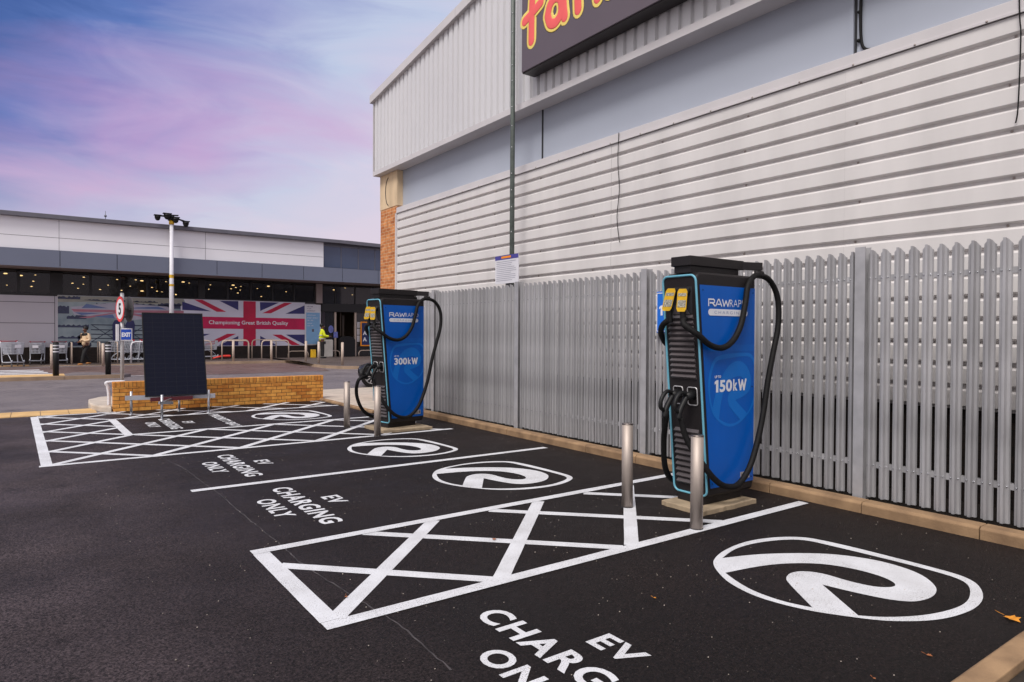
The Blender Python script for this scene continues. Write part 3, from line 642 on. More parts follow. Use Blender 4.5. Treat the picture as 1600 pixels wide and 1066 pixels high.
# ================================================================== PALISADE FENCE
fe = empty('palisade_fence', (6.28, 7, 0), 'galvanised steel palisade fence with pointed pales in front of the warehouse', 'fence'); fo = Vector((6.28, 7, 0))
posts = [.42, 3.13, 5.82, 8.53, 11.25, 13.97]
for y in posts:
    mb = MB(); mb.box(6.215, 6.225, y - .047, y + .047, 0, 2.41); mb.box(6.225, 6.315, y - .004, y + .004, 0, 2.41); mb.box(6.315, 6.325, y - .047, y + .047, 0, 2.41)
    hb(mb, 'post', 'galv_post', fe, fo)
for z in (.40, 2.12):
    for a, b in zip(posts[:-1], posts[1:]):
        mb = MB(); mb.box(6.285, 6.292, a + .05, b - .05, z - .025, z + .025); mb.box(6.292, 6.33, a + .05, b - .05, z + .018, z + .025); hb(mb, 'rail', 'galv', fe, fo)
prof = [(-.045, .014), (-.038, 0), (-.017, 0), (-.010, -.032), (.010, -.032), (.017, 0), (.038, 0), (.045, .014)]
def pale_mesh():
    mb = MB(); n_ = len(prof); vs = []
    for z_of in (lambda y: .105, lambda y: 2.39 - abs(y) * 1.3):
        for (y, x) in prof: vs.append((x, y, z_of(y)))
        for (y, x) in prof[::-1]: vs.append((x + .003, y, z_of(y)))
    m = 2 * n_
    mb.add(vs, [tuple(range(m))[::-1]] + [(i, (i + 1) % m, m + (i + 1) % m, m + i) for i in range(m)] + [(m + i, m + i + 1, m + m - 2 - i, m + m - 1 - i) for i in range(n_ - 1)])
    for z in (.40, 2.12):
        for s_ in (-.027, .027): mb.sphere((-.003, s_, z), .007, 6, 4)
    return mb
ys = []
for a, b in zip(posts[:-1], posts[1:]):
    n_ = 23; st = (b - a - .06) / n_; ys += [a + .03 + st * (i + .5) for i in range(n_)]
first = None
for i, y in enumerate(ys[:100]):
    if first is None: first = o = pale_mesh().build('pale', ['galv', 'bolt'], fe)
    else: o = first.copy(); COL.objects.link(o)
    o.location = (6.272 - fo.x + random.uniform(-.001, .001), y - fo.y, random.uniform(-.004, .004)); o.rotation_euler = (random.uniform(-.003, .003), 0, random.uniform(-.03, .03))
for p in first.data.polygons:
    if len(p.vertices) <= 4 and p.area < 6e-5 and p.use_smooth: p.material_index = 1
mb = MB()
for y in ys[100:]:
    t = pale_mesh(); t.v = [(x + 6.272, yy + y, z) for x, yy, z in t.v]; mb.add(t.v, t.f)
tag(hb(mb, 'far_pales', 'galv', fe, fo), kind='stuff')

# number sign on the fence
ns = empty('bay_number_sign', (6.2, 5.42, 1.63), 'blue bay number sign on the fence behind the nearer charger', 'sign')
mb = MB(); mb.box(-.02, 0, -.22, .155, -.02, .48); mb.build('sign_plate', 'blue_sign', ns, bevel=.006)
mb = MB(); f_ = lambda u, v: (-.0225, -u, v)
for a, b, c, d in ((-.15, -.14, 0, .46), (-.145, .2, .455, .465), (-.145, .2, -.005, .005)): mb.add([(-.022, -a, c), (-.022, -b, c), (-.022, -b, d), (-.022, -a, d)], [(0, 1, 2, 3)])
mb.add([f_(-.085, .19), f_(-.055, .19), f_(-.055, .31), f_(-.08, .31), f_(-.11, .29), f_(-.11, .265), f_(-.085, .275)], [tuple(range(7))]); mb.build('sign_print', 'white_vinyl', ns, fix=False)

# tall pole with parking notice
pl = empty('tall_pole', (6.62, 9.22, 0), 'tall green grey pole rising between fence and warehouse wall', 'pole')
mb = MB(); mb.cyl((0, 0, 0), (0, 0, 10.5), .044, .036, 16); mb.build('shaft', 'pole_green', pl)
mb = MB(); 
for i in range(20): mb.sphere((-.034, -.025, 2.9 + i * .37 + random.uniform(-.1, .1)), .009, 6, 4)
mb.build('paint_spots', 'white', pl)
mb = MB(); mb.box(-.07, .05, -.05, .09, 2.36, 2.40); mb.box(-.06, -.04, -.06, .1, 2.28, 2.45); mb.build('bracket', 'dgrey', pl)
nb = empty('notice_board', (6.55, 9.26, 2.44), 'small white parking notice with purple header on the tall pole', 'sign')
mb = MB(); mb.box(-.012, 0, -.34, .34, 0, .48); mb.build('board', 'white', nb)
mb = MB(); mb.add([(-.015, .34, .41), (-.015, -.34, .41), (-.015, -.34, .48), (-.015, .34, .48)], [(0, 1, 2, 3)]); mb.build('header', mat('purple_header', (74, 70, 150), .5), nb)
mb = MB(); mb.add([(-.017, .15, .43), (-.017, -.13, .43), (-.017, -.13, .465), (-.017, .15, .465)], [(0, 1, 2, 3)]); mb.build('header_mark', 'orange', nb)
mb = MB()
for i in range(11):
    z = .37 - i * .032; e = random.uniform(.1, .3); mb.add([(-.0145, .30, z), (-.0145, -e, z), (-.0145, -e, z + .008), (-.0145, .30, z + .008)], [(0, 1, 2, 3)])
mb.build('small_print', mat('grey_print', (150, 150, 165), .6), nb)

# ================================================================== EV CHARGERS
def fx(z): return -(z - .12) * .0945        # sloping front face, x of front at height z
WD = .375
def charger(loc_, label, power, sc=1.0, bulge=0.0):
    t = empty('ev_charger', loc_, label, 'ev charger', 'rapid ev chargers in front of the fence'); t.scale = (sc, sc, sc)
    # cabinet (side profile swept across the width, with bevelled edges)
    prof_ = [(.0, .12), (fx(2.06), 2.06), (fx(2.12) + .02, 2.125), (.0 - .12, 2.15), (.66, 2.15), (.685, 2.12), (.69, .20), (.66, .12)]
    mb = MB(); mb.prism(prof_, lambda u, v, d: (u, d, v), 0, WD); mb.build('cabinet', 'black_pl', t, bevel=.02)
    mb = MB(); mb.box(-.01, .54, .04, WD - .04, .05, .12); mb.build('foot', 'black_pl', t)
    # side panels
    for yy, d in ((-.004, 0), (WD + .004, 1)):
        mb = MB(); pp = [(.035, .20), (fx(2.02) + .04, 2.035), (.672, 2.035), (.672, .20)]
        a, b = (yy, 0.0) if not d else (WD, yy)
        mb.prism(pp, lambda u, v, dd: (u, dd, v), a, b); mb.build('side_panel', 'blue', t)
    fn = lambda u, v: (u, -.0065, v)
    # shield watermark, clipped at the panel edge
    s_ = .475; vs = [(.355 + u * s_, v * s_ + 1.08) for u, v in LOGO[0]]
    bm = bmesh.new(); bv = [bm.verts.new((a, 0, b)) for a, b in vs]
    for f_ in LOGO[1]:
        try: bm.faces.new([bv[i] for i in f_])
        except ValueError: pass
    bmesh.ops.bisect_plane(bm, geom=bm.verts[:] + bm.edges[:] + bm.faces[:], plane_co=(.668, 0, 0), plane_no=(1, 0, 0), clear_outer=True)
    me = bpy.data.meshes.new('watermark'); bm.to_mesh(me); bm.free(); me.materials.append(MT['blue_light']); o = bpy.data.objects.new('watermark', me); COL.objects.link(o); o.parent = t; o.location = (0, -.0055, 0)
    mb = MB(); mb.add([(-.02, -.0052, 1.44), (.668, -.0052, 1.44), (.668, -.0052, 1.50), (-.02, -.0052, 1.50)], [(0, 1, 2, 3)]); mb.build('stripe', mat('blue_band', (.002, .115, .50), .30, spec=.4), t)
    # logo lettering
    mb = MB()
    def rib(pts, w, lay, u0, v0, su, sv):
        for i in range(len(pts) - 1):
            a = Vector((u0 + pts[i][0] * su, v0 + pts[i][1] * sv)); b = Vector((u0 + pts[i + 1][0] * su, v0 + pts[i + 1][1] * sv)); d = (b - a).normalized(); q = Vector((-d.y, d.x)) * w / 2; a = a - d * w * .35; b = b + d * w * .35
            y_ = -.0065 - .00012 * (lay + i)
            mb.add([(a.x + q.x, y_, a.y + q.y), (a.x - q.x, y_, a.y - q.y), (b.x - q.x, y_, b.y - q.y), (b.x + q.x, y_, b.y + q.y)], [(0, 1, 2, 3)])
    rib([(0, 0), (0, 1), (.8, 1), (.95, .85), (.95, .58), (.8, .45), (.2, .45)], .013, 0, -.02, 1.853, .085, .058); rib([(.6, .45), (1, 0)], .014, 8, -.02, 1.853, .085, .058)
    rib([(0, 0), (.42, 1), (.58, 1), (1, 0)], .013, 0, .08, 1.853, .085, .058); rib([(.3, .27), (.72, .27)], .011, 6, .08, 1.853, .085, .058)
    rib([(0, 1), (.22, 0), (.5, .85), (.78, 0), (1, 1)], .013, 0, .178, 1.853, .10, .058)
    put_text(mb, 'RAPID', .285, .555, 1.85, 1.917, fn, -.012, 1.05)
    r_ = .03; P = []
    for (cx_, cz_, a0) in ((.525, 1.795, 0), (.005, 1.795, 180)):
        for a in range(0, 181, 20): an = rad(a0 - 90 + a); P.append((cx_ + r_ * math.cos(an), cz_ + r_ * math.sin(an)))
    mb.add([(u, -.0065, v) for u, v in P], [tuple(range(len(P)))])
    mb.build('logo_lettering', 'white_vinyl', t, fix=False); mb = MB(); u1_ = .075
    if power[0] == '1':
        mb.add([fn(.095, 1.068), fn(.128, 1.068), fn(.128, 1.18), fn(.102, 1.18), fn(.075, 1.164), fn(.075, 1.140), fn(.095, 1.148)], [tuple(range(7))]); u1_ = .147
    put_text(mb, (power[1:] if power[0] == '1' else power)[:-2], u1_, .33 if u1_ > .1 else .33, 1.068, 1.18, fn, .035, 1.05)
    put_text(mb, 'k', .345, .412, 1.072, 1.18, fn, .035, 1.0)
    rib([(0, 1), (.25, 0), (.5, .92), (.75, 0), (1, 1)], .023, 0, .432, 1.079, .105, .092)
    put_text(mb, 'UP TO', .075, .165, 1.198, 1.222, fn, .03, 1.0)
    mb.build('power_lettering', 'white_vinyl', t, fix=False)
    mb = MB(); put_text(mb, 'CHARGING', .06, .48, 1.782, 1.808, lambda u, v: (u, -.0078, v), -.01, 1.5); mb.build('bar_lettering', mat('grey_blue_print', (120, 140, 180), .5), t, fix=False)
    mb = MB()
    for (a, b) in ((.06, .24), (.64, .24), (.64, 1.99), (-.10, 1.99), (.64, 1.1)): mb.cyl((a, -.004, b), (a, -.0068, b), .006, .006, 10)
    mb.build('panel_screws', 'blackp', t)
    mb = MB(); mb.box(.47, .61, -.008, -.004, .235, .30); mb.build('rating_label', 'silver', t)
    mb = MB(); mb.add([(.575, -.0095, .25), (.6, -.0095, .25), (.6, -.0095, .29), (.575, -.0095, .29)], [(0, 1, 2, 3)])
    for i in range(3): mb.add([(.48, -.0095, .245 + i * .016), (.56, -.0095, .245 + i * .016), (.56, -.0095, .251 + i * .016), (.48, -.0095, .251 + i * .016)], [(0, 1, 2, 3)])
    mb.build('label_print', 'dgrey', t)
    # front: pale cyan outline
    def fp(y, z, o=0): return (fx(z) - o, y, z)
    R_ = .055; out = []
    for (cy_, cz_, a0) in ((R_, .13 + R_, 180), (WD - R_, .13 + R_, 270), (WD - R_, 2.12 - R_, 0), (R_, 2.12 - R_, 90)):
        for a in range(0, 91, 15): an = rad(a0 + a); out.append((cy_ + R_ * math.cos(an), cz_ + R_ * math.sin(an)))
    out = [fp(y, z, .008) for y, z in out]
    MB().tube(out, .0105, 8, closed=True).build('outline_trim', 'cyan', t)
    # front skin
    P = []
    for (cy_, cz_, a0) in ((R_, .13 + R_, 180), (WD - R_, .13 + R_, 270), (WD - R_, 2.12 - R_, 0), (R_, 2.12 - R_, 90)):
        for a in range(0, 91, 15): an = rad(a0 + a); P.append((cy_ + (R_ - .006) * math.cos(an), cz_ + (R_ - .006) * math.sin(an)))
    # upper holster recess
    mb = MB(); mb.prism(P, lambda u, v, d: fp(u, v, d), -.01, .004); mb.build('front_panel', 'black_pl', t)
    mb = MB(); mb.prism([(.06, 1.78), (WD - .06, 1.78), (WD - .045, 2.02), (.045, 2.02)], lambda u, v, d: fp(u, v, d), .0045, .006); mb.build('holster_recess', 'gap', t)
    mb = MB(); mb.prism([(.085, 1.775), (WD - .10, 1.775), (WD - .13, 1.86), (.15, 1.87)], lambda u, v, d: fp(u, v, d), .0065, .012); mb.build('holster_plate', 'grey_pl', t)
    # louvres
    for z0, z1, nm in ((1.19, 1.775, 12), (.21, .74, 10)):
        mb = MB(); st = (z1 - z0) / nm
        for i in range(nm):
            z = z0 + st * i; a, b = .045, WD - .045
            mb.add([fp(a, z, .006), fp(b, z, .006), fp(b, z + st * .35, .03), fp(a, z + st * .35, .03), fp(b - .008, z + st * .86, .006), fp(a + .008, z + st * .86, .006)],
                   [(0, 1, 2, 3), (3, 2, 4, 5), (0, 3, 5), (1, 4, 2)])
        mb.build('louvre', 'grey_pl', t)
    # cap canopy and cable arms
    mb = MB(); mb.box(-.15, .55, .095, WD - .095, 2.15, 2.215); mb.build('neck', 'black_pl', t)
    mb = MB(); mb.box(-.175, .61, .075, WD - .075, 2.212, 2.300); mb.build('cap', 'black_pl', t, bevel=.006)
    arms = []
    for s_, yy in ((-1, .03), (1, WD - .03)):
        mb = MB(); mb.bar((.58, yy - s_ * .08, 2.255), (.78, yy + s_ * .03, 2.25), .05, .075); mb.add([(.70, yy + s_ * .0, 2.21), (.80, yy + s_ * .0, 2.21), (.84, yy + s_ * .03, 2.14), (.66, yy + s_ * .03, 2.14), (.70, yy + s_ * .04, 2.21), (.80, yy + s_ * .04, 2.21), (.84, yy + s_ * .05, 2.14), (.66, yy + s_ * .05, 2.14)], [(0, 1, 2, 3), (4, 7, 6, 5), (0, 4, 5, 1), (3, 2, 6, 7), (0, 3, 7, 4), (1, 5, 6, 2)])
        mb.build('cable_arm', 'black_pl', t, bevel=.004)
    # holstered upper connectors with yellow tags
    for yy, ls in ((.095, 0), (.245, .01)):
        x_ = fx(1.9)
        mb = MB(); mb.tube([(x_ + .01, yy, 2.0), (x_ - .05, yy, 1.96), (x_ - .085, yy - .005, 1.88), (x_ - .08, yy, 1.78), (x_ - .07, yy, 1.70)], [.034, .024], 10, sub=4)
        c = mb.build('connector', 'blackp', t)
        mb = MB(); q = (.0, 0); cx_ = x_ - .120; yy = yy - .022
        pp = [(-.042, -.075), (-.030, -.10), (.030, -.10), (.042, -.075), (.042, .075), (.030, .10), (-.030, .10), (-.042, .075)]
        tl = .30 if yy > .2 else .14
        mb.prism(pp, lambda u, v, d: (cx_ + d * .8 + (u + v * tl) * .6 - v * .12, yy + d * .6 - (u + v * tl) * .8, 1.895 + ls + v), 0, .006); mb.build('tag', 'tag_y', c)
        mb = MB(); mb.prism([(-.035, -.062), (.035, -.062), (.035, .0), (-.035, .0)], lambda u, v, d: (cx_ + d * .8 + (u + v * tl) * .6 - v * .12, yy + d * .6 - (u + v * tl) * .8, 1.895 + ls + v), -.002, 0); mb.build('tag_print', 'tag_g', c); mb = MB()
        mb.prism([(-.035, .035), (.035, .035), (.035, .062), (-.035, .062)], lambda u, v, d: (cx_ + d * .8 + (u + v * tl) * .6 - v * .12, yy + d * .6 - (u + v * tl) * .8, 1.895 + ls + v), -.002, 0); mb.build('tag_print', 'tag_g', c)
    # lower parking sockets + plugs
    for yy in (.10, .262):
        P = []
        for (cy_, cz_, a0) in ((.02, .02, 180), (.10, .02, 270), (.10, .14, 0), (.02, .14, 90)):
            for a in range(0, 91, 30): an = rad(a0 + a); P.append((yy - .05 + cy_ * .84 + .02 * math.cos(an), .955 + cz_ + .02 * math.sin(an)))
        MB().tube([fp(a, b, .012) for a, b in P], .006, 6, closed=True).build('socket_surround', 'silver', t)
        x_ = fx(1.05)
        mb = MB(); mb.cyl((x_ - .005, yy, 1.05), (x_ - .11, yy - .0, 1.035), .045, .034, 14)
        mb.tube([(x_ - .10, yy, 1.06), (x_ - .17, yy, 1.075), (x_ - .235, yy, 1.02), (x_ - .255, yy, .945), (x_ - .22, yy, .91)], .019, 8, sub=3)   # D handle
        mb.tube([(x_ - .09, yy, 1.035), (x_ - .14, yy, .975), (x_ - .185, yy, .905), (x_ - .20, yy, .84)], .026, 10, sub=3)
        mb.build('plug', 'blackp', t)
    # cables
    def cab(pts, name='charging_cable', r=.0275): MB().tube(pts, r, 12, sub=7).build(name, 'rubber', t)
    u0 = 4.93
    near_up = [(fx(1.7) - .075, .095, 1.74), (4.66 - u0, .06, 1.68), (4.74 - u0, -.03, 1.59), (4.88 - u0, -.05, 1.50), (5.05 - u0, -.055, 1.475), (5.2 - u0, -.055, 1.54), (5.32 - u0, -.05, 1.68), (5.40 - u0, -.04, 1.88), (5.47 - u0, -.02, 2.06), (5.60 - u0, -.0, 2.155), (5.70 - u0, .0, 2.16)]
    cab(near_up)
    near_dn = [(5.70 - u0, 0, 2.165), (5.82 - u0, -.01, 2.13), (5.92 - u0, -.02, 2.02), (5.955 - u0, -.03, 1.87), (5.93 - u0, -.04, 1.66), (5.84 - u0, -.05, 1.42), (5.74 - u0, -.06, 1.14), (5.66 - u0, -.07, .86), (5.56 - u0, -.08, .60), (5.42 - u0, -.09, .36), (5.24 - u0, -.10, .225), (5.07 - u0, -.10, .225), (4.92 - u0, -.09, .30), (4.80 - u0, -.04, .45), (4.71 - u0, .06, .66), (fx(.85) - .19, .10, .85)]
    cab(near_dn)
    far_up = [(fx(1.7) - .075, .245, 1.74), (4.69 - u0, .33, 1.68), (4.78 - u0, .43, 1.60), (4.90 - u0, .46, 1.50), (5.1 - u0, .46, 1.48), (5.3 - u0, .45, 1.65), (5.45 - u0, .43, 2.0), (5.60 - u0, .40, 2.15), (5.70 - u0, .375, 2.16)]
    cab(far_up)
    far_dn = [(5.70 - u0, .375, 2.165), (5.80 - u0, .40, 2.1), (5.82 - u0, .42, 1.87), (5.76 - u0, .43, 1.42), (5.60 - u0, .45, .8), (5.40 - u0, .47, .35), (5.15 - u0, .48, .20), (4.99 - u0 - bulge * .5, .47, .20), (4.86 - u0 - bulge, .44, .34), (4.76 - u0 - bulge * 1.3, .37, .60), (fx(.85) - .20 - bulge * .9, .262, .83), (fx(.9) - .19, .262, .90)]
    cab(far_dn)
    return t
charger((4.93, 3.82, 0), 'tall blue rapid charger marked 150kW beside the nearer pair of bollards', '150kW')
c2_ = charger((4.67, 9.85, .0), 'blue rapid charger marked 300kW standing beside the far hatched area', '300kW', 1.0, .17); c2_.rotation_euler = (0, 0, rad(10))
for (x0, x1, y0, y1, lb) in ((4.75, 5.53, 3.73, 4.21, 'thin buff concrete slab under the 150kW charger'), (4.47, 5.34, 9.66, 10.42, 'thin buff concrete slab under the 300kW charger')):
    e = empty('concrete_slab', (x0, y0, 0), lb, 'slab', 'concrete slabs under the chargers')
    mb = MB(); n_ = 14; P = []
    for i in range(n_): P.append((i / n_ * (x1 - x0), random.uniform(-.008, .008)))
    for i in range(n_): P.append((x1 - x0 + random.uniform(-.008, .008), i / n_ * (y1 - y0)))
    for i in range(n_): P.append(((1 - i / n_) * (x1 - x0), y1 - y0 + random.uniform(-.008, .008)))
    for i in range(n_): P.append((random.uniform(-.008, .008), (1 - i / n_) * (y1 - y0)))
    mb.prism(P, lambda u, v, d: (u, v, d), -.02, .048); mb.build('slab_block', mat('slab_concrete', (158, 140, 116), .85, var=.25, vscale=6, bump=.5, bscale=80), e, bevel=.008)

# stainless bollards
bl = None
for i, (x, y, lb) in enumerate([(4.40, 3.52, 'stainless bollard nearest the viewer, in front of the 150kW charger'), (4.43, 4.33, 'stainless bollard on the white hatching just left of the 150kW charger'),
                                (4.28, 9.47, 'stainless bollard in front of the 300kW charger louvres'), (4.25, 10.62, 'stainless bollard left of the 300kW charger, standing farther back')]):
    if bl is None:
        bl = o = empty('bollard', (x, y, 0), lb, 'bollard', 'stainless bollards guarding the chargers')
        mb = MB(); mb.cyl((0, 0, 0), (0, 0, .765), .051, .051, 32); mb.build('tube', 'steel', o)
        mb = MB(); mb.cyl((0, 0, .765), (0, 0, .775), .0525, .049, 32); mb.build('end_cap', 'steel_dark', o)
        mb = MB(); mb.cyl((0, 0, -.01), (0, 0, .012), .060, .054, 24); mb.build('base_seal', 'gap', o)
    else:
        o = copy_tree(bl); o.location = (x, y, 0); o['label'] = lb
    o.rotation_euler = (random.uniform(-.006, .006), random.uniform(-.006, .006), i)

# ================================================================== BRICK WALL
bw = empty('brick_wall', (3.4, 15.15, 0), 'low yellow brick wall with bricks on edge along its top', 'wall')
mb = MB(); mb.box(-2.13, 2.08, 0, .215, 0, .48); mb.build('brickwork', 'brick_wall', bw)
mb = MB(); mb.box(-2.135, 2.085, -.004, .219, .48, .585); mb.build('coping', 'brick_cap', bw, bevel=.005)
# bent white rail at wall end
hr = empty('bent_rail', (1.20, 15.45, .1), 'bent white rail post standing at the left end of the brick wall', 'rail')
mb = MB(); mb.tube([(0.02, 0, 0), (.02, 0, .2), (0, 0, .38), (-.03, 0, .45), (.03, 0, .47), (.3, 0, .47)], .03, 8, sub=4, flat=(1, 1, 1)); mb.build('rail', 'white', hr)

# ================================================================== SOLAR PANEL ON STAND
spn = empty('solar_panel', (2.22, 14.0, 0), 'dark upright solar panel on a silver frame in front of the brick wall', 'solar panel')
g_ = empty('t', (0, 0, 0), None, None); bpy.data.objects.remove(g_)
th = rad(17)
def pp_(u, v, d=0): return (u, v * math.sin(th) + d * math.cos(th), .37 + v * math.cos(th) - d * math.sin(th))
e = MB(); o = MB(); o.box(-.52, .52, -.004, .004, .012, 1.635); pv = o.build('photovoltaic_cells', 'panel_pv', spn); pv.location = (0, 0, .37); pv.rotation_euler = (-th, 0, 0)
mb = MB()
for a in ((-.535, -.52, 0, 1.65), (.52, .535, 0, 1.65), (-.52, .52, 0, .012), (-.52, .52, 1.638, 1.65)): mb.box(a[0], a[1], -.012, .03, a[2], a[3])
fr = mb.build('panel_frame', 'blackp', spn); fr.location = (0, 0, .37); fr.rotation_euler = (-th, 0, 0)
st = empty('panel_stand', (2.13, 14.0, 0), 'low silver stand with four thin legs under the solar panel', 'stand')
feet = [(at(205, 649)[0], at(205, 649)[1]), (at(253, 656)[0], at(253, 656)[1]), (at(280, 643)[0], at(280, 643)[1]), (at(326, 645)[0], at(326, 645)[1])]
sx0, sy0 = 2.13, 14.0
for i, (x, y) in enumerate(feet):
    mb = MB(); mb.cyl((x - sx0, y - sy0, 0), (x - sx0, y - sy0, .45 if i != 2 else .33), .022, .022, 12); mb.cyl((x - sx0, y - sy0, 0), (x - sx0, y - sy0, .015), .04, .04, 12); mb.build('leg', 'alu', st)
mb = MB(); mb.bar((feet[0][0] - sx0 - .1, feet[0][1] - sy0, .33), (feet[3][0] - sx0 + .12, feet[3][1] - sy0, .33), .04, .085); mb.build('cross_rail', 'alu', st)
mb = MB(); mb.bar((feet[1][0] - sx0, feet[1][1] - sy0 - .02, .30), (feet[2][0] - sx0, feet[2][1] - sy0, .30), .04, .05); mb.bar((feet[1][0] - sx0 - .05, feet[1][1] - sy0 - .03, .31), (feet[1][0] - sx0 + .18, feet[1][1] - sy0 + .05, .29), .05, .05); mb.build('centre_rail', 'alu', st)
mb = MB(); mb.bar((-.36, .0, .315), (.36, .0, .315), .06, .07); mb.build('beam', 'maroon', st)
mb = MB(); mb.bar((0, .05, .33), (0, .62, 1.5), .03, .03); mb.bar((0, .62, 1.5), (feet[2][0] - sx0, .9, .3), .03, .03); mb.build('prop', 'alu', st)

# ================================================================== SPEED / EXIT SIGN POST
sgp = empty('sign_post', (1.66, 15.75, 0), 'grey post behind the brick wall carrying the round speed signs', 'sign post')
x_, y_ = at(191, 604)
# place post on the ray of the photo, 0.4 m beyond the wall
d_ = (x_, y_); kf = 15.75 / y_; sgx = x_ * kf
sgp.location = (sgx, 15.75, 0)
mb = MB(); mb.cyl((0, 0, 0), (0, 0, 2.35), .036, .036, 16); mb.cyl((0, 0, 2.35), (0, 0, 2.37), .038, .03, 16); mb.build('post', 'galv_post', sgp)
an = rad(78)       # plate normals look along -X mostly
nrm = Vector((-math.sin(an), -math.cos(an), 0)); tan = Vector((math.cos(an), -math.sin(an), 0))
def disc(mb, c, n_, u_, r, t, seg=36):
    c = Vector(c); mb.prism([(math.cos(2 * math.pi * i / seg) * r, math.sin(2 * math.pi * i / seg) * r) for i in range(seg)], lambda u, v, d: tuple(c + u_ * u + Vector((0, 0, v)) + n_ * d), 0, t)
for s_, lab, par in ((1, 'round 5 speed sign with a red ring on the grey post', None), (-1, 'back of the second round sign, turned away on the grey post', None)):
    sgn = empty('speed_sign', (sgx + .045, 15.75, 2.04), lab, 'road sign', 'round speed signs on the grey post')
    nn = nrm * s_; tt = tan * s_; c0 = nn * .075
    mb = MB(); disc(mb, c0, nn, tt, .262, .012); mb.build('plate', 'dgrey', sgn); mb = MB(); disc(mb, c0 + nn * .0122, nn, tt, .26, .0015); mb.build('ring', 'red_sign', sgn)
    mb = MB(); disc(mb, c0 + nn * .0138, nn, tt, .205, .0015); mb.build('face', 'white', sgn)
    mb = MB(); put_text(mb, '5', -.075, .075, -.12, .12, lambda u, v: tuple(c0 + nn * .0170 + tt * u + Vector((0, 0, v))), .03); mb.build('numeral', 'blackp', sgn, fix=False)
    mb = MB(); mb.obox(nn * .055, nn * .02, tt * .16, (0, 0, .02)); mb.obox(nn * .055 + Vector((0, 0, -.16)), nn * .02, tt * .12, (0, 0, .02)); mb.build('bracket', 'dgrey', sgn)
ex = empty('exit_sign', (sgx + .07, 15.70, 1.52), 'small square blue EXIT sign on the grey post, facing the viewer', 'sign')
a2 = rad(-14); ex.rotation_euler = (0, 0, a2); ex.scale = (.8, .8, .85)
mb = MB(); mb.box(-.135, .135, -.02, -.006, -.15, .15); mb.build('plate', 'white', ex, bevel=.006)
mb = MB(); mb.box(-.115, .115, -.024, -.02, -.125, .125); mb.build('face', 'navy_sign', ex)
mb = MB(); put_text(mb, 'EXIT', -.1, .1, -.055, .05, lambda u, v: (u, -.0262, v), .05); mb.build('sign_lettering', 'white_vinyl', ex, fix=False)
ex2 = empty('exit_sign', (sgx - .09, 15.74, 1.53), 'white edge of a second exit sign, left of the EXIT square', 'sign')
mb = MB(); mb.box(-.012, .03, -.05, .17, -.14, .2); mb.build('plate', 'white', ex2)

# ================================================================== LAMP/CAMERA MAST
ms = empty('camera_mast', (5.5, 36.2, gz(5.5)), 'tall white mast topped by four black cameras near the shop', 'mast')
mb = MB(); mb.cyl((0, 0, 0), (0, 0, 6.72), .115, .085, 20); mb.build('shaft', 'white', ms)
mb = MB(); mb.cyl((0, 0, 6.72), (0, 0, 6.9), .12, .12, 16); mb.cyl((0, 0, 4.1), (0, 0, 4.26), .104, .104, 16, caps=False); mb.cyl((0, 0, 3.7), (0, 0, 3.8), .106, .106, 16, caps=False); mb.build('yellow_band', mat('mast_yellow', (214, 170, 40), .5, var=.4, vscale=12), ms)
for (a, dz_, r_) in ((-.62, .0, .13), (-.2, .12, .16), (.16, -.03, .15), (.62, -.18, .14)):
    mb = MB(); mb.bar((0, 0, 7.08), (a, -.1, 7.08 + dz_), .09, .07); mb.cyl((a, -.1, 7.08 + dz_ - .02), (a, -.1, 7.08 + dz_ - .12), r_, r_, 14); mb.sphere((a, -.1, 7.08 + dz_ - .12), r_ * .93, 14, 8, (1, 1, 1.1)); mb.bar((a - r_ * 1.2, -.1, 7.09 + dz_), (a + r_ * 1.2, -.1, 7.09 + dz_), .26, .035); mb.build('dome_camera', 'blackp', ms)
mb = MB(); mb.cyl((0, 0, 6.9), (0, 0, 7.16), .17, .12, 14); mb.bar((-.1, 0, 7.16), (.3, 0, 7.18), .2, .04); mb.build('head_box', 'blackp', ms)

# ================================================================== SUPERMARKET
YS = 38.4
sm = empty('supermarket', (6, YS, 0), 'long white and grey supermarket with a dark window band across the far side', 'building'); smo = Vector((6, YS, 0))
def sb(mb, name, m, **k): return hb(mb, name, m, sm, smo, **k)
XL, XR = -22, 26
sb(MB().box(XL, 13.44, YS, YS + .2, -.1, 3.34), 'wall', 'sm_panel')
mb = MB(); mb.box(XL, 13.78, YS - .02, YS + .0, -.1, .80); sb(mb, 'brick_plinth', 'brick_dark')
mb = MB()
for z in (1.93, 2.91): mb.box(XL, .82, YS - .004, YS, z - .012, z + .012)
for x in (.83, -3.1): mb.box(x - .012, x + .012, YS - .006, YS, .8, 3.3)
sb(mb, 'panel_joints', 'dgrey')
sb(MB().box(13.44, 13.80, YS - .12, YS + .2, 3.27, 4.40), 'pier', 'sm_soffit')
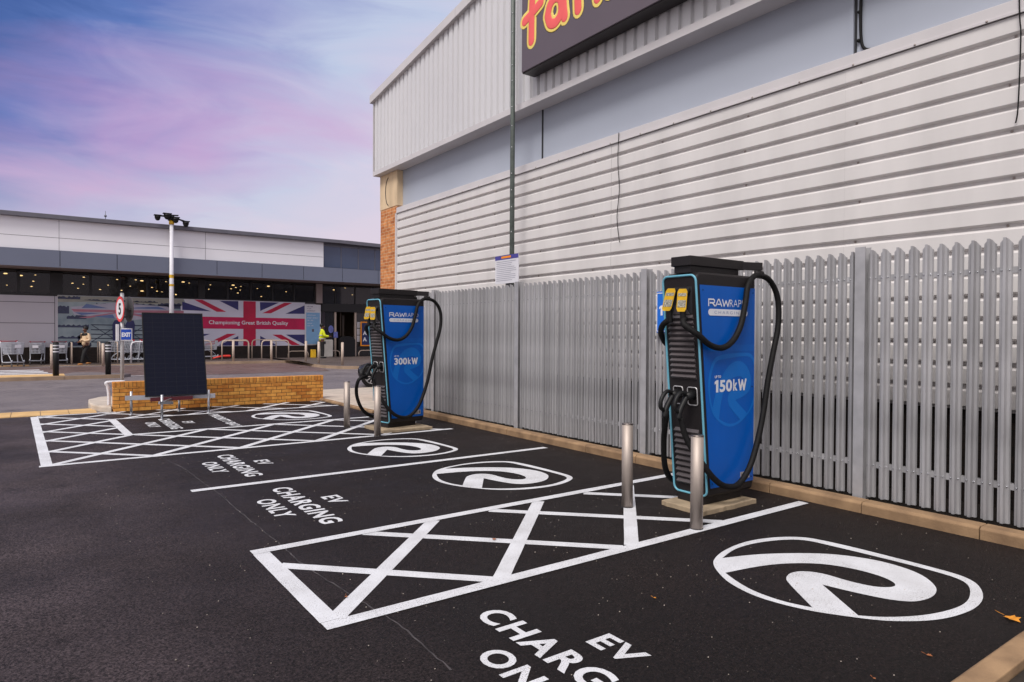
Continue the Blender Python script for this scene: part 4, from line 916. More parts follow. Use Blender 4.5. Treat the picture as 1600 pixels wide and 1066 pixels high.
# window band: glazing, mullions, interior
sb(MB().box(XL, 13.44, YS + .05, YS + .06, 3.34, 4.36), 'window_glass', 'glass', fix=False)
sb(MB().box(XL, 13.44, YS - .01, YS + .09, 3.22, 3.34), 'window_sill', 'frame_dark')
for x, w in ((-10, .1), (-8.8, .1), (-7.6, .1), (-6.4, .1), (-5.2, .1), (-4.1, .1), (-2.9, .1), (-1.75, .1), (-.55, .12), (.9, .5), (2.28, .1), (3.5, .09), (4.72, .09), (5.95, .09), (7.28, .32), (8.59, .09), (9.79, .09), (10.97, .09), (12.19, .09), (13.40, .1)):
    sb(MB().box(x - w / 2, x + w / 2, YS, YS + .1, 3.341, 4.39), 'mullion', 'frame_dark')
sb(MB().box(XL, 13.44, YS, YS + .09, 4.34, 4.40), 'window_head', 'frame_dark')
mb = MB(); mb.box(XL, XR, 52, 52.1, 0, 6.3); mb.box(XL, XR, 38.7, 52, 3.0, 3.02); mb.box(XL, XR, 38.7, 52, 5.2, 5.25); sb(mb, 'interior', 'interior')
lamps = [(-1.18, 4.57), (-.53, 4.5), (-1.12, 3.96), (.1, 4.56), (.01, 4.22), (-.07, 3.94), (1.76, 4.2), (2.29, 4.56), (2.27, 4.17), (2.02, 3.93), (3.89, 4.51), (3.45, 4.17), (3.06, 3.91), (4.82, 4.54), (5.13, 4.5), (4.54, 4.16), (4.1, 3.9), (5.14, 3.91), (5.65, 4.14), (6.39, 4.51), (5.91, 3.93), (6.17, 3.9), (6.88, 3.77), (7.31, 4.54), (7.64, 4.49), (8.83, 4.44), (8.74, 4.17), (10.15, 4.48), (10.03, 4.25), (10.31, 4.34), (10.61, 4.42), (10.57, 4.19), (10.43, 4.0), (11.61, 4.33), (12.3, 4.51), (11.85, 3.83), (13.43, 4.2), (16.67, 4.46), (17.46, 4.62), (17.98, 4.17)]
lp0 = None
for (x, z) in lamps:
    big = random.random() < .25
    o = MB().sphere((0, 0, 0), .075, 10, 6, (1.3, 1, .45)).build('ceiling_lamp', 'lampglow', sm) if lp0 is None else lp0.copy()
    if lp0 is None: lp0 = o
    else: COL.objects.link(o)
    o.location = (x - smo.x, 44 - smo.y, z); s_ = .95 if big else random.uniform(.4, .62); o.scale = (s_, s_, s_)
# faint reflected letters in the right-hand windows are reflections in the photo; soffit and fascia
sb(MB().box(XL, XR, 36.43, YS + .1, 4.44, 4.50), 'soffit', 'sm_soffit')
mb = MB(); xs = [XL, -10.1, -7.9, -5.7, -3.45, -1.23, .99, 3.22, 5.44, 7.62, 9.85, 12.06, 14.28, 16.47, 18.7, 20.9, XR]
for a, b in zip(xs[:-1], xs[1:]):
    sb(MB().box(a + .012, b - .012, 36.40, 36.44, 4.43, 5.205), 'fascia_panel', 'sm_fascia')
sb(MB().box(XL, XR, 36.445, 36.55, 4.51, 5.2), 'fascia_backing', 'gap')
sb(MB().box(XL, 13.23, 36.55, 36.7, 5.21, 6.60), 'upper_wall', 'sm_white')
mb = MB(); mb.box(XL, 13.2, 36.546, 36.55, 5.775, 5.79)
for x in (.96, 7.1, -5.2): mb.box(x - .006, x + .006, 36.545, 36.55, 5.21, 6.6)
sb(mb, 'wall_seams', 'dgrey')
for a, b in ((13.25, 14.26), (14.30, 15.30), (15.34, 16.33), (16.37, 17.4), (17.44, 18.5), (18.54, 19.6)):
    sb(MB().box(a, b, 36.62, 36.64, 5.24, 6.42), 'window', 'glass_blue')
mb = MB(); mb.box(13.23, XR, 36.65, 36.7, 5.2, 6.6)
for x in (13.24, 14.28, 15.32, 16.35, 17.42, 18.52): mb.box(x - .02, x + .02, 36.6, 36.65, 5.21, 6.46)
mb.box(13.23, XR, 36.6, 36.65, 6.42, 6.5); sb(mb, 'window_frames', 'sm_roof')
sb(MB().box(XL, 14.5, 36.3, 37.0, 6.60, 6.80), 'roof_edge', 'sm_roof', bevel=.02)
mb = MB(); mb.add([(14.5, 36.3, 6.60), (XR, 36.3, 6.46), (XR, 36.3, 6.62), (14.5, 36.3, 6.80), (14.5, 37, 6.60), (XR, 37, 6.46), (XR, 37, 6.62), (14.5, 37, 6.80)], [(0, 1, 2, 3), (7, 6, 5, 4), (3, 2, 6, 7), (0, 4, 5, 1), (1, 5, 6, 2), (0, 3, 7, 4)]); sb(mb, 'roof_edge', 'sm_roof')
mb = MB(); mb.box(XL, 14.5, 37.0, 60, 6.6, 6.78); sb(mb, 'roof', 'sm_roof')
mb = MB(); mb.add([(6.0, 38.6, 6.78), (13.5, 38.6, 6.78), (15.5, 38.6, 6.7), (12.5, 40, 7.16), (7.5, 40, 7.14)], [(0, 1, 2, 3, 4)])
mb = MB()
for i in range(34): mb.box(6 + i * .25, 6.02 + i * .25, 37.6, 37.62, 6.78, 6.95)
mb.box(6, 14.3, 37.6, 37.62, 6.95, 6.97); sb(mb, 'roof_guard', 'sm_roof')
mb = MB(); mb.cyl((2.82, 37.3, 6.78), (2.82, 37.3, 7.32), .018, .012, 6); mb.sphere((2.82, 37.3, 7.08), .06, 8, 6); sb(mb, 'roof_aerial', 'sm_roof')
# entrance bay
sb(MB().box(13.80, XR, YS + .02, YS + .03, 3.25, 4.40), 'entrance_glass', 'glass2', fix=False)
for x in (13.82, 14.63, 15.87, 17.1, 18.3): sb(MB().box(x - .035, x + .035, YS - .02, YS + .06, 3.27, 4.42), 'mullion', 'frame_dark')
sb(MB().box(13.78, XR, YS - .15, YS + .1, 2.78, 3.27), 'entrance_beam', 'frame_dark', bevel=.01)
sb(MB().box(13.98, 14.56, YS + .02, YS + .03, .15, 2.78), 'side_glass', 'glass2', fix=False)
sb(MB().box(13.79, 13.98, YS - .04, YS + .06, -.1, 2.78), 'frame_post', mat('plum_frame', (44, 34, 44), .5))
for x in (14.62, 15.88): sb(MB().box(x - .055, x + .055, YS - .05, YS + .06, -.1, 2.78), 'door_post', 'beige_post')
sb(MB().box(15.94, XR, YS + .02, YS + .03, .15, 2.78), 'side_glass', 'glass2', fix=False)
mb = MB()
for x0, x1 in ((13.98, 14.56), (15.94, 17.2)):
    for i in range(12): mb.box(x0, x1, YS + .3, YS + .33, .4 + i * .2, .41 + i * .2)
    n_ = int((x1 - x0) / .1)
    for i in range(n_): mb.box(x0 + i * .1, x0 + i * .1 + .01, YS + .3, YS + .31, .3, 2.75)
sb(mb, 'trolley_cage', 'dgrey')
mb = MB(); mb.box(15.05, 15.1, YS + .3, YS + .35, 0, 2.78); mb.box(15.3, 15.42, YS + .6, YS + .7, .3, 2.6); sb(mb, 'inner_door', mat('bronze_frame', (70, 54, 38), .4))
mb = MB(); mb.box(13.8, XR, YS + 2.5, YS + 2.6, -.1, 3.3); sb(mb, 'lobby_wall', 'interior')
sb(MB().box(13.8, XR, YS + .6, YS + 2.5, -.1, .12), 'lobby_floor', 'footway')
mb = MB(); mb.cyl((14.35, YS - .02, 1.75), (14.35, YS - .03, 1.75), .16, .16, 20, sx=1.4); mb.box(14.5, 14.75, YS - .075, YS - .06, 1.25, 1.6); sb(mb, 'door_sticker', mat('sticker_blue', (112, 120, 190), .5, var=.3, vscale=9))
mb = MB(); mb.box(16.0, 16.2, YS - .0, YS + .01, 1.85, 2.2); mb.box(16.0, 16.2, YS, YS + .01, 1.42, 1.8); mb.box(16.0, 16.2, YS, YS + .01, 1.0, 1.38); sb(mb, 'paper_notice', 'white')
# orange-framed store board
ob = empty('store_board', (16.65, YS - .12, .73), 'orange framed navy board with white letters beside the shop door', 'sign')
mb = MB(); mb.box(-.5, .5, -.05, .0, 0, 1.5); mb.build('frame', 'orange', ob, bevel=.02)
mb = MB(); mb.box(-.42, .42, -.06, -.05, .08, 1.42); mb.build('board', mat('navy', (24, 40, 92), .4), ob)
mb = MB(); put_text(mb, 'A', -.36, -.1, .3, .55, lambda u, v: (u, -.064, v), .06); put_text(mb, 'A', -.36, -.1, .68, .93, lambda u, v: (u, -.064, v), .06); mb.build('board_lettering', 'white_vinyl', ob, fix=False)
# opening-hours poster
po = empty('poster_board', (13.26, YS - .02, .85), 'pale blue poster with small white print beside the union flag banner', 'poster')
mb = MB(); mb.box(-.47, .47, -.03, .0, 0, 2.33); mb.build('board', 'white', po)
mb = MB(); mb.box(-.40, .41, -.035, -.03, .03, 1.86); mb.build('poster_face', mat('poster_blue', (128, 172, 212), .5, var=.04), po)
def bars(mb, L, y):
    for x0, x1, z0, z1 in L: mb.add([(x0, y, z0), (x1, y, z0), (x1, y, z1), (x0, y, z1)], [(0, 1, 2, 3)])
mb = MB(); fn2 = lambda u, v: (u, -.037, v)
for i, (tx, w_, z) in enumerate((('OPENING HOURS', .5, 1.68), ('MONDAY - SATURDAY', .64, 1.52), ('8AM - 10PM', .34, 1.38), ('SUNDAY', .28, 1.2), ('10AM - 4PM', .36, 1.06))): put_text(mb, tx, -.34, -.34 + w_, z, z + .06, fn2, .01)
mb.build('poster_text', 'white_vinyl', po, fix=False)
mb = MB(); fn3 = lambda u, v: (u, -.0325, v)
for tx, w_, z in (('WELCOME', .36, 2.18), ('TO YOUR', .26, 2.06), ('SUPERMARKET', .5, 1.93)): put_text(mb, tx, -.36, -.36 + w_, z, z + .06, fn3, .01)
mb.build('poster_heading', mat('poster_ink', (92, 80, 120), .5), po, fix=False); mb = MB(); bars(mb, [(-.06, .06, .74, .90)], -.0365); mb.build('poster_mark', 'signpurple', po, fix=False)

# ------------------------------------------------------------------ banner
bn = empty('banner', (.95, YS - .03, .8), 'wide wall banner with union flag and countryside picture on the supermarket', 'banner'); bno = Vector((.95, YS - .03, .8))
def bnr(polys, name, col, lay, var=.06, vs_=2, c2=None):
    yv = YS - .033 - .002 * lay; mi = mat(name + '_ink', col, .45, var=var, vscale=vs_, col2=c2)
    for p in polys: hb(MB().add([(x, yv, z) for x, z in p], [tuple(range(len(p)))]), name, mi, bn, bno, fix=False)
hb(MB().box(.94, 12.79, YS - .03, YS - .004, .79, 3.28), 'banner_sheet', 'white', bn, bno)
bnr([[(.95, .8), (7.4, .8), (6.4, 3.27), (.95, 3.27)]], 'landscape', (122, 142, 154), 0, .2, 1.2, (160, 172, 176))
bnr([[(.95, 2.95), (3, 3.02), (6.4, 2.9), (6.4, 3.26), (.95, 3.26)]], 'far_field', (152, 152, 142), 1, .12)
random.seed(3)
def ragged(x0, x1, z0, z1, n_):
    top = [(x0 + (x1 - x0) * i / n_, z1 + random.uniform(-.05, .05)) for i in range(n_ + 1)]
    return [(x0, z0)] + top + [(x1, z0)]
tr = [ragged(.95, 1.85, 3.1, 3.22, 14), ragged(.95, 1.4, 2.4, 2.75, 8), ragged(5.2, 6.9, 2.75, 3.0, 20), ragged(1.9, 5.2, 3.07, 3.08, 40), ragged(2.5, 6.4, 2.9, 2.94, 40), ragged(1.75, 2.15, .9, 1.35, 8), ragged(.95, 2.2, 1.74, 1.86, 20), ragged(.95, 2.2, 1.2, 1.3, 20), ragged(.95, 2.3, .85, 1.02, 20), ragged(1.3, 2.1, 2.15, 2.3, 10)]
bnr(tr, 'hedges', (52, 58, 84), 2, .3, 6)
bnr([[(1.45, 2.72), (3.2, 2.98), (5.6, 2.85), (6.5, 2.45), (4.2, 2.15), (1.6, 2.35)]], 'faded_flag', (172, 170, 186), 3, .1)
bnr([[(1.48, 2.63), (3.39, 2.62), (6.4, 2.66), (6.4, 2.5), (3.39, 2.5), (1.59, 2.5)], [(1.79, 2.22), (3.3, 2.5), (3.5, 2.5), (2.2, 2.2)], [(3.4, 2.5), (5.0, 2.2), (5.3, 2.28), (3.7, 2.55)]], 'faded_red', (172, 112, 128), 4, .1)
bnr([[(1.62, 2.47), (2.7, 2.46), (1.9, 2.34)], [(2.1, 2.9), (3.0, 2.7), (1.9, 2.68)], [(3.6, 2.72), (5.2, 2.85), (5.6, 2.7)], [(4.1, 2.44), (6.0, 2.47), (5.6, 2.3)], [(2.4, 2.28), (3.2, 2.4), (3.3, 2.2)]], 'faded_blue', (98, 116, 160), 5, .1)
gt = []
for x0, x1 in ((2.28, 4.6), (4.65, 6.9)):
    for z in (1.86, 1.62, 1.40, 1.2, 1.02): gt.append([(x0, z), (x1, z - .03), (x1, z + .02), (x0, z + .04)])
    for a, b in (((x0, 1.04), (x0 + 1.15, 1.88)), ((x0, 1.88), (x0 + 1.15, 1.04)), ((x0 + 1.15, 1.04), (x1, 1.88)), ((x0 + 1.15, 1.88), (x1, 1.04))):
        gt.append([(a[0], a[1]), (a[0] + .05, a[1]), (b[0] + .05, b[1]), (b[0], b[1])])
for i_ in range(len(gt)): pass
mb = MB()
for i_, p in enumerate(gt): mb.add([(x, YS - .0455 - .0003 * i_, z) for x, z in p], [tuple(range(len(p)))])
hb(mb, 'gate_picture', mat('gate_ink', (40, 48, 70), .5), bn, bno, fix=False)
bnr([[(3.2, 1.1), (3.18, 1.9), (3.28, 2.12), (3.6, 2.14), (3.72, 1.95), (3.66, 1.1)], [(3.78, 1.1), (3.74, 1.9), (3.84, 2.1), (4.1, 2.12), (4.16, 1.9), (4.1, 1.1)]], 'figures_picture', (44, 46, 92), 10, .15, 4)
# bright union flag
bnr([[(6.4, .8), (12.78, .8), (12.78, 3.27), (6.9, 3.27), (6.25, 2.9)]], 'flag_white', (206, 204, 220), 3, .08, .8)
bnr([[(6.33, 3.14), (7.73, 2.66), (6.33, 2.7)], [(8.14, 3.24), (9.12, 3.25), (9.12, 2.75)], [(10.26, 3.23), (11.32, 3.24), (10.28, 2.74)], [(12.77, 3.12), (12.77, 2.63), (11.67, 2.61)], [(6.6, 1.45), (7.68, 1.45), (6.7, 1.05)], [(9.12, 1.34), (9.12, .82), (8.1, .82)], [(10.28, 1.35), (10.28, .82), (11.2, .82)], [(11.69, 1.42), (12.78, 1.43), (12.78, .85)]], 'flag_blue', (46, 44, 104), 4, .2, 3)
bnr([[(6.9, 3.26), (7.3, 3.26), (8.5, 2.65), (8.02, 2.64)], [(11.61, 3.24), (12.05, 3.24), (10.86, 2.62), (10.39, 2.61)], [(8.55, 1.46), (9.0, 1.46), (7.75, .83), (7.3, .83)], [(10.94, 1.42), (11.44, 1.42), (12.51, .82), (12.05, .82)]], 'flag_red', (188, 18, 62), 5, .12, 2)
bnr([[(6.5, 1.74), (12.78, 1.71), (12.78, 2.35), (6.5, 2.37)]], 'flag_cross', (192, 12, 78), 6, .15, 1.4)
bnr([[(9.38, .81), (10.04, .81), (10.04, 3.26), (9.38, 3.26)]], 'flag_cross_upright', (184, 14, 62), 7, .15, 1.4)
mb = MB(); put_text(mb, 'Championing Great British Quality', 7.62, 11.82, 1.91, 2.18, lambda u, v: (u, YS - .0505, v), .012); hb(mb, 'banner_text', 'white_vinyl', bn, bno, fix=False)
random.seed(11)

# ------------------------------------------------------------------ hoops, bollards, rails by the shop
def hoop(p0, p1, z0, h, r, label, group, m='beige_post'):
    p0, p1 = Vector(p0), Vector(p1); mid = (p0 + p1) / 2; o = empty('hoop_rail', (mid.x, mid.y, z0), label, 'rail', group)
    a = Vector((p0.x - mid.x, p0.y - mid.y, 0)); b = Vector((p1.x - mid.x, p1.y - mid.y, 0)); d = (b - a).normalized(); q = .16
    up = lambda z: Vector((0, 0, z))
    MB().tube([a, a + up(h - q), a + up(h - q * .3) + d * q * .3, a + up(h) + d * q, b + up(h) - d * q, b + up(h - q * .3) - d * q * .3, b + up(h - q), b], r, 8, caps=True).build('hoop', m, o)
    return o
gH = 'hoop rails along the supermarket front'
hoop((7.75, 35.9), (9.05, 35.9), .12, 1.0, .035, 'front row hoop rail left of the beige post, under the flag', gH)
hoop((9.7, 35.9), (11.1, 35.9), .12, 1.0, .035, 'front row hoop rail right of the beige post, under the flag', gH)
hoop((6.0, 35.9), (7.25, 35.9), .12, 1.0, .035, 'hoop rail half hidden behind the solar panel', gH)
hoop((8.2, 38.0), (9.55, 38.0), .12, 1.02, .03, 'rear hoop rail against the plinth below the flag centre', gH)
hoop((9.75, 38.0), (11.05, 38.0), .12, 1.02, .03, 'rear hoop rail against the plinth below the word Quality', gH)
hoop((3.75, 36.0), (5.2, 36.0), .07, 1.0, .035, 'white hoop rail right of the EXIT sign in front of trolleys', gH, 'white')
hoop((1.45, 36.9), (1.45, 38.1), .02, 1.0, .03, 'end-on hoop rail left of the walking person', gH)
hoop((2.55, 36.8), (2.55, 38.1), .04, 1.0, .03, 'end-on hoop rail just right of the walking person', gH)
hoop((3.25, 36.6), (3.25, 38.0), .04, 1.0, .03, 'end-on hoop rail behind the right black bollard', gH)
gL = 'low hoop rails at the shop wall'
hoop((11.75, 38.1), (12.9, 38.1), .12, .36, .025, 'low hoop rail left of the grey bin', gL)
hoop((13.5, 38.0), (14.75, 38.0), .12, .36, .025, 'low hoop rail below the left entrance glass', gL)
hoop((15.95, 38.0), (17.2, 38.0), .12, .36, .025, 'low hoop rail below the orange framed board', gL)
bp_ = None
for (px, py, lb) in ((364.5, 566, 'beige steel post between the two front hoop rails'), (424, 565, 'beige steel post in front of the right hoop rail'), (478, 566, 'beige steel post beside the yellow bin'), (498, 569, 'beige steel post in front of the person in yellow'), (535, 572, 'beige steel post in front of the dark doorway, rightmost'), (161, 570, 'beige steel post between the walking person and the right black bollard'), (81, 574.5, 'beige steel post directly left of the left black bollard')):
    x, y = at(px, py, .08)
    if bp_ is None:
        bp_ = o = empty('steel_post', (x, y, .02), lb, 'bollard', 'beige steel posts on the shop footway')
        MB().cyl((0, 0, 0), (0, 0, 1.0), .058, .058, 16).build('tube', 'beige_post', o); MB().cyl((0, 0, 1.0), (0, 0, 1.015), .058, .045, 16).build('cap', 'beige_post', o)
    else: o = copy_tree(bp_); o['label'] = lb
    o.location = (x, y, gz(x) - .0)
bk = None
for (x, y, lb) in ((.60, 26.45, 'black bollard with white bands at the zebra crossing end, left one'), (2.07, 26.45, 'black bollard with white bands beside the EXIT sign post, right one')):
    if bk is None:
        bk = o = empty('black_bollard', (x, y, .1), lb, 'bollard', 'black banded bollards on the island')
        MB().cyl((0, 0, 0), (0, 0, 1.08), .085, .085, 20).build('body', 'blackp', o); MB().cyl((0, 0, 1.08), (0, 0, 1.12), .085, .06, 20).build('cap', 'blackp', o)
        for z in (.98, .88, .78): MB().cyl((0, 0, z), (0, 0, z + .035), .087, .087, 20, caps=False).build('reflective_band', 'white', o)
    else: o = copy_tree(bk); o.location = (x, y, .1); o['label'] = lb
# bin, yellow caddy, dark unit
b_ = empty('litter_bin', (13.85, 37.9, .12), 'grey litter bin behind the person in the yellow jacket', 'bin')
MB().prism([(-.34, 0), (.34, 0), (.36, .98), (.30, 1.02), (-.28, 1.02), (-.36, .96)], lambda u, v, d: (u, d, v), -.3, .3).build('bin_body', mat('bin_grey', (172, 168, 162), .5), b_, bevel=.04)
MB().box(-.30, -.1, -.315, -.3, .78, .92).build('opening', 'gap', b_)
b_ = empty('yellow_box', (12.95, 37.4, .12), 'small yellow box standing left of the grey bin', 'box')
MB().prism([(-.13, 0), (.13, 0), (.12, .42), (-.12, .42)], lambda u, v, d: (u, d, v), -.12, .12).build('box_body', 'tag_y', b_, bevel=.02)
MB().prism([(-.125, .42), (.125, .42), (.1, .46), (-.1, .46)], lambda u, v, d: (u, d, v), -.125, .125).build('lid', 'tag_y', b_)
b_ = empty('covered_trolley', (15.25, 38.3, .12), 'black round-topped unit standing in the shop doorway', 'stand')
MB().prism([(-.5, 0), (.5, 0), (.5, 1.0), (.42, 1.15), (.1, 1.22), (-.3, 1.2), (-.48, 1.08), (-.5, .9)], lambda u, v, d: (u, d, v), -.25, .25).build('cover', 'blackp', b_, bevel=.03)

# ------------------------------------------------------------------ shopping trolleys
def trolley(label, group):
    o = empty('shopping_trolley', (0, 0, 0), label, 'shopping trolley', group)
    mb = MB()      # basket: tapered cage, x along length
    def bp(x, y, z): return (x, y, z)
    top = [(-.42, -.29), (.46, -.23), (.46, .23), (-.42, .29)]; bot = [(-.30, -.25), (.40, -.19), (.40, .19), (-.30, .25)]
    zt, zb = .98, .52
    for i in range(4):
        a, b = top[i], top[(i + 1) % 4]; c, d = bot[i], bot[(i + 1) % 4]
        mb.bar((a[0], a[1], zt), (b[0], b[1], zt), .022); mb.bar((c[0], c[1], zb), (d[0], d[1], zb), .018)
        n_ = 13
        for j in range(n_ + 1):
            t = j / n_; mb.bar((a[0] + (b[0] - a[0]) * t, a[1] + (b[1] - a[1]) * t, zt), (c[0] + (d[0] - c[0]) * t, c[1] + (d[1] - c[1]) * t, zb), .013)
        for z in (.64, .76, .88):
            f_ = (z - zb) / (zt - zb); P0 = [c[k] + (a[k] - c[k]) * f_ for k in (0, 1)]; P1 = [d[k] + (b[k] - d[k]) * f_ for k in (0, 1)]; mb.bar((P0[0], P0[1], z), (P1[0], P1[1], z), .014)
    for j in range(7):
        y = -.22 + j * .073; mb.bar((-.30, y, zb), (.40, y * .8, zb), .014)
    mb.build('basket', 'trolley', o)
    mb = MB()
    for s_ in (-1, 1):
        mb.tube([(-.45, .29 * s_, 1.02), (-.40, .28 * s_, .7), (-.36, .27 * s_, .22), (-.2, .27 * s_, .16), (.42, .22 * s_, .18), (.46, .21 * s_, .26)], .024, 6, sub=3)
        mb.tube([(-.34, .26 * s_, .45), (.1, .22 * s_, .5), (.38, .2 * s_, .2)], .013, 6, sub=2)
    for x in (-.2, 0, .2, .4): mb.bar((x, -.25, .18), (x, .25, .18), .014)
    mb.build('chassis', 'trolley', o)
    mb = MB(); mb.cyl((-.47, -.3, 1.03), (-.47, .3, 1.03), .016, .016, 8); mb.box(-.52, -.44, -.31, -.25, .98, 1.06).box(-.52, -.44, .25, .31, .98, 1.06); mb.build('handle', 'trolley_red', o)
    MB().obox((.475, 0, .83), (.006, 0, 0), (0, .11, 0), (0, 0, .06)).build('advert_plate', 'white', o)
    MB().obox((-.28, 0, .86), (.02, 0, .05), (0, .2, 0), (-.03, 0, .012)).build('child_seat', 'alu', o)
    for x, y in ((-.36, -.27), (-.36, .27), (.43, -.21), (.43, .21)):
        w_ = MB().cyl((x, y - .016, .063), (x, y + .016, .063), .062, .062, 14); w_.bar((x, y, .06), (x - .02, y, .17), .03); w_.build('wheel', 'dgrey', o)
    return o
gT = 'shopping trolleys parked along the shop front'
t1 = trolley('shopping trolley nearest the left edge, turned towards the zebra crossing', gT); x, y = at(21, 573, .02); t1.location = (x, y, .03); t1.rotation_euler = (0, 0, rad(-70)); t1.scale = (1.05, 1.05, 1.05)
for (px, py, rz, lb) in ((57, 568, -95, 'shopping trolley with white plate, second from the left edge'), (92, 565.5, -85, 'shopping trolley with white plate partly behind the left black bollard')):
    c = copy_tree(t1); x, y = at(px, py, .02); c.location = (x, min(y, 37.7), .02); c.rotation_euler = (0, 0, rad(rz)); c['label'] = lb; c.scale = (1.0, 1.0, 1.0)
nested = ['leftmost', 'second', 'third', 'fourth', 'fifth', 'sixth', 'seventh']
for i in range(7):
    c = copy_tree(t1); c.location = (3.45 + i * .34, 37.35 + (i % 2) * .02, gz(3.5)); c.rotation_euler = (0, 0, rad(178)); c.scale = (1.08, 1.08, 1.08)
    c['label'] = nested[i] + ' trolley from the left in the nested row between EXIT sign and solar panel'; c['group'] = 'nested row of trolleys by the exit sign'
c = copy_tree(t1); c.location = (7.35, 37.4, .12); c.rotation_euler = (0, 0, rad(5)); c['label'] = 'single trolley just right of the solar panel'; c.scale = (1, 1, 1)
# red scoops beside it
o = tag(MB().tube([(7.55, 36.9, .2), (7.75, 36.85, .26), (8.0, 36.85, .3), (8.3, 36.9, .3)], [.05, .1], 10, sub=3, flat=(1, 1, .7), round_end=True).build('red_cover', mat('red_plastic', (222, 62, 50), .4)), 'small red plastic piece lying on the footway right of the panel', 'litter')

# ------------------------------------------------------------------ people
def skin_obj(name, verts, edges, radii, m, parent, sub=2, root=0):
    me = bpy.data.meshes.new(name); me.from_pydata([tuple(v) for v in verts], edges, []); me.materials.append(MT[m] if isinstance(m, str) else m)
    o = bpy.data.objects.new(name, me); COL.objects.link(o); o.parent = parent
    o.modifiers.new('skin', 'SKIN').use_smooth_shade = True
    lay = me.skin_vertices[0].data if me.skin_vertices else None
    for i, r in enumerate(radii):
        rr = r if isinstance(r, tuple) else (r, r)
        lay[i].radius = rr
    lay[root].use_root = True
    s_ = o.modifiers.new('sub', 'SUBSURF'); s_.levels = sub; s_.render_levels = sub
    return o
def chain(V, Ed, R, pts, start=None):
    prev = start; ids = []
    for p, r in pts:
        V.append(p); R.append(r); i = len(V) - 1
        if prev is not None: Ed.append((prev, i))
        prev = i; ids.append(i)
    return ids
def person(loc_, rz, sc, label, jacket, trousers, shoe, pose, hi=False):
    o = empty('person', loc_, label, 'person', None, rz); o.scale = (sc, sc, sc)
    # faces +x.  pose: dict of joints
    J = pose
    V, Ed, R = [], [], []
    a = chain(V, Ed, R, [((0, 0, .95), .12), ((.0, 0, 1.12), .12), ((.0, 0, 1.32), .14), ((.01, 0, 1.46), .075), ((.02, 0, 1.54), .055), ((.035, 0, 1.62), .085), ((.03, 0, 1.70), .09), ((.02, 0, 1.755), .06)])
    sh = a[2]; pel = a[0]
    for s_ in (1, -1):
        k_ = 'L' if s_ > 0 else 'R'
        sho, elb, wri, hand = J['arm' + k_]; ids = chain(V, Ed, R, [((0, .17 * s_, 1.40), .065), (elb, .045), (wri, .030), (hand, (.034, .02))], sh)
        hv = Vector(hand); dv = (hv - Vector(wri)).normalized(); side = dv.cross(Vector((0, 0, 1))); 
        if side.length < .1: side = Vector((0, 1, 0))
        side.normalize()
        for q in range(4):
            b0 = hv + side * (.022 * (q - 1.5)) + dv * .01; chain(V, Ed, R, [(tuple(b0), .010), (tuple(b0 + dv * (.05 - .006 * abs(q - 1.3)) + Vector((0, 0, -.008))), .009), (tuple(b0 + dv * (.075 - .008 * abs(q - 1.3)) + Vector((0, 0, -.026))), .008)], ids[-1])
        chain(V, Ed, R, [(tuple(hv + side * .04 * -s_ - dv * .02), .011), (tuple(hv + side * .058 * -s_ + dv * .02), .009)], ids[-1])
        kn, an_ = J['leg' + k_]; chain(V, Ed, R, [((0, .09 * s_, .88), .085), (kn, .06), (an_, .04)], pel)
    skin_obj('body', V, Ed, R, 'skin', o)
    mb = MB(); mb.sphere((.115, .03, 1.665), .012, 8, 6); mb.sphere((.115, -.03, 1.665), .012, 8, 6); mb.build('eyes', 'white', o)
    mb = MB(); mb.sphere((.128, 0, 1.64), .018, 8, 6, (1.1, .8, 1.3)); mb.sphere((.118, 0, 1.605), .018, 8, 6, (.6, 1.4, .5)); mb.sphere((.03, .093, 1.65), .024, 8, 6, (.7, .4, 1.2)); mb.sphere((.03, -.093, 1.65), .024, 8, 6, (.7, .4, 1.2)); mb.build('face_features', 'skin', o)
    mb = MB(); mb.sphere((-.005, 0, 1.715), .115, 16, 10, (1.0, .92, .95)); mb.build('hair', 'blackp', o)
    # jacket
    V, Ed, R = [], [], []
    a = chain(V, Ed, R, [((0, 0, .86), (.185, .15)), ((0, 0, 1.08), (.175, .14)), ((0, 0, 1.32), (.185, .145)), ((.0, 0, 1.47), .085), ((.01, 0, 1.53), .075)])
    for s_ in (1, -1):
        k_ = 'L' if s_ > 0 else 'R'; sho, elb, wri, hand = J['arm' + k_]
        chain(V, Ed, R, [((0, .20 * s_, 1.40), .095), (elb, .078), (wri, .056)], a[2])
    skin_obj('jacket', V, Ed, R, jacket, o)
    if hi:
        mb = MB()
        for z in (1.0, 1.18): mb.cyl((0, 0, z), (0, 0, z + .045), .205, .205, 24, caps=False, sx=.98)
        mb.build('reflective_band', 'silver', o)
    else:
        mb = MB(); mb.sphere((0, 0, 1.42), .2, 14, 8, (.75, 1.15, .42)); mb.build('collar_yoke', 'blackp', o)
    V, Ed, R = [], [], []
    a = chain(V, Ed, R, [((0, 0, .93), (.15, .13))])
    for s_ in (1, -1):
        k_ = 'L' if s_ > 0 else 'R'; kn, an_ = J['leg' + k_]; chain(V, Ed, R, [((0, .09 * s_, .82), .105), (kn, .078), (an_, .062)], a[0])
    skin_obj('trousers', V, Ed, R, trousers, o)
    for k_ in 'LR':
        kn, an_ = J['leg' + k_]; mb = MB(); mb.sphere((an_[0] + .06, an_[1], max(.045, an_[2] - .05)), .06, 12, 8, (2.2, .85, .75)); mb.build('shoe', shoe, o)
    return o
beige = mat('cream_jacket', (212, 184, 150), .8, bump=.2, bscale=40); hiv = mat('hi_vis_yellow', (222, 232, 40), .7, bump=.1, bscale=30); dark = mat('black_trousers', (.012, .011, .012), .85); tan_ = mat('tan_boots', (176, 120, 66), .7)
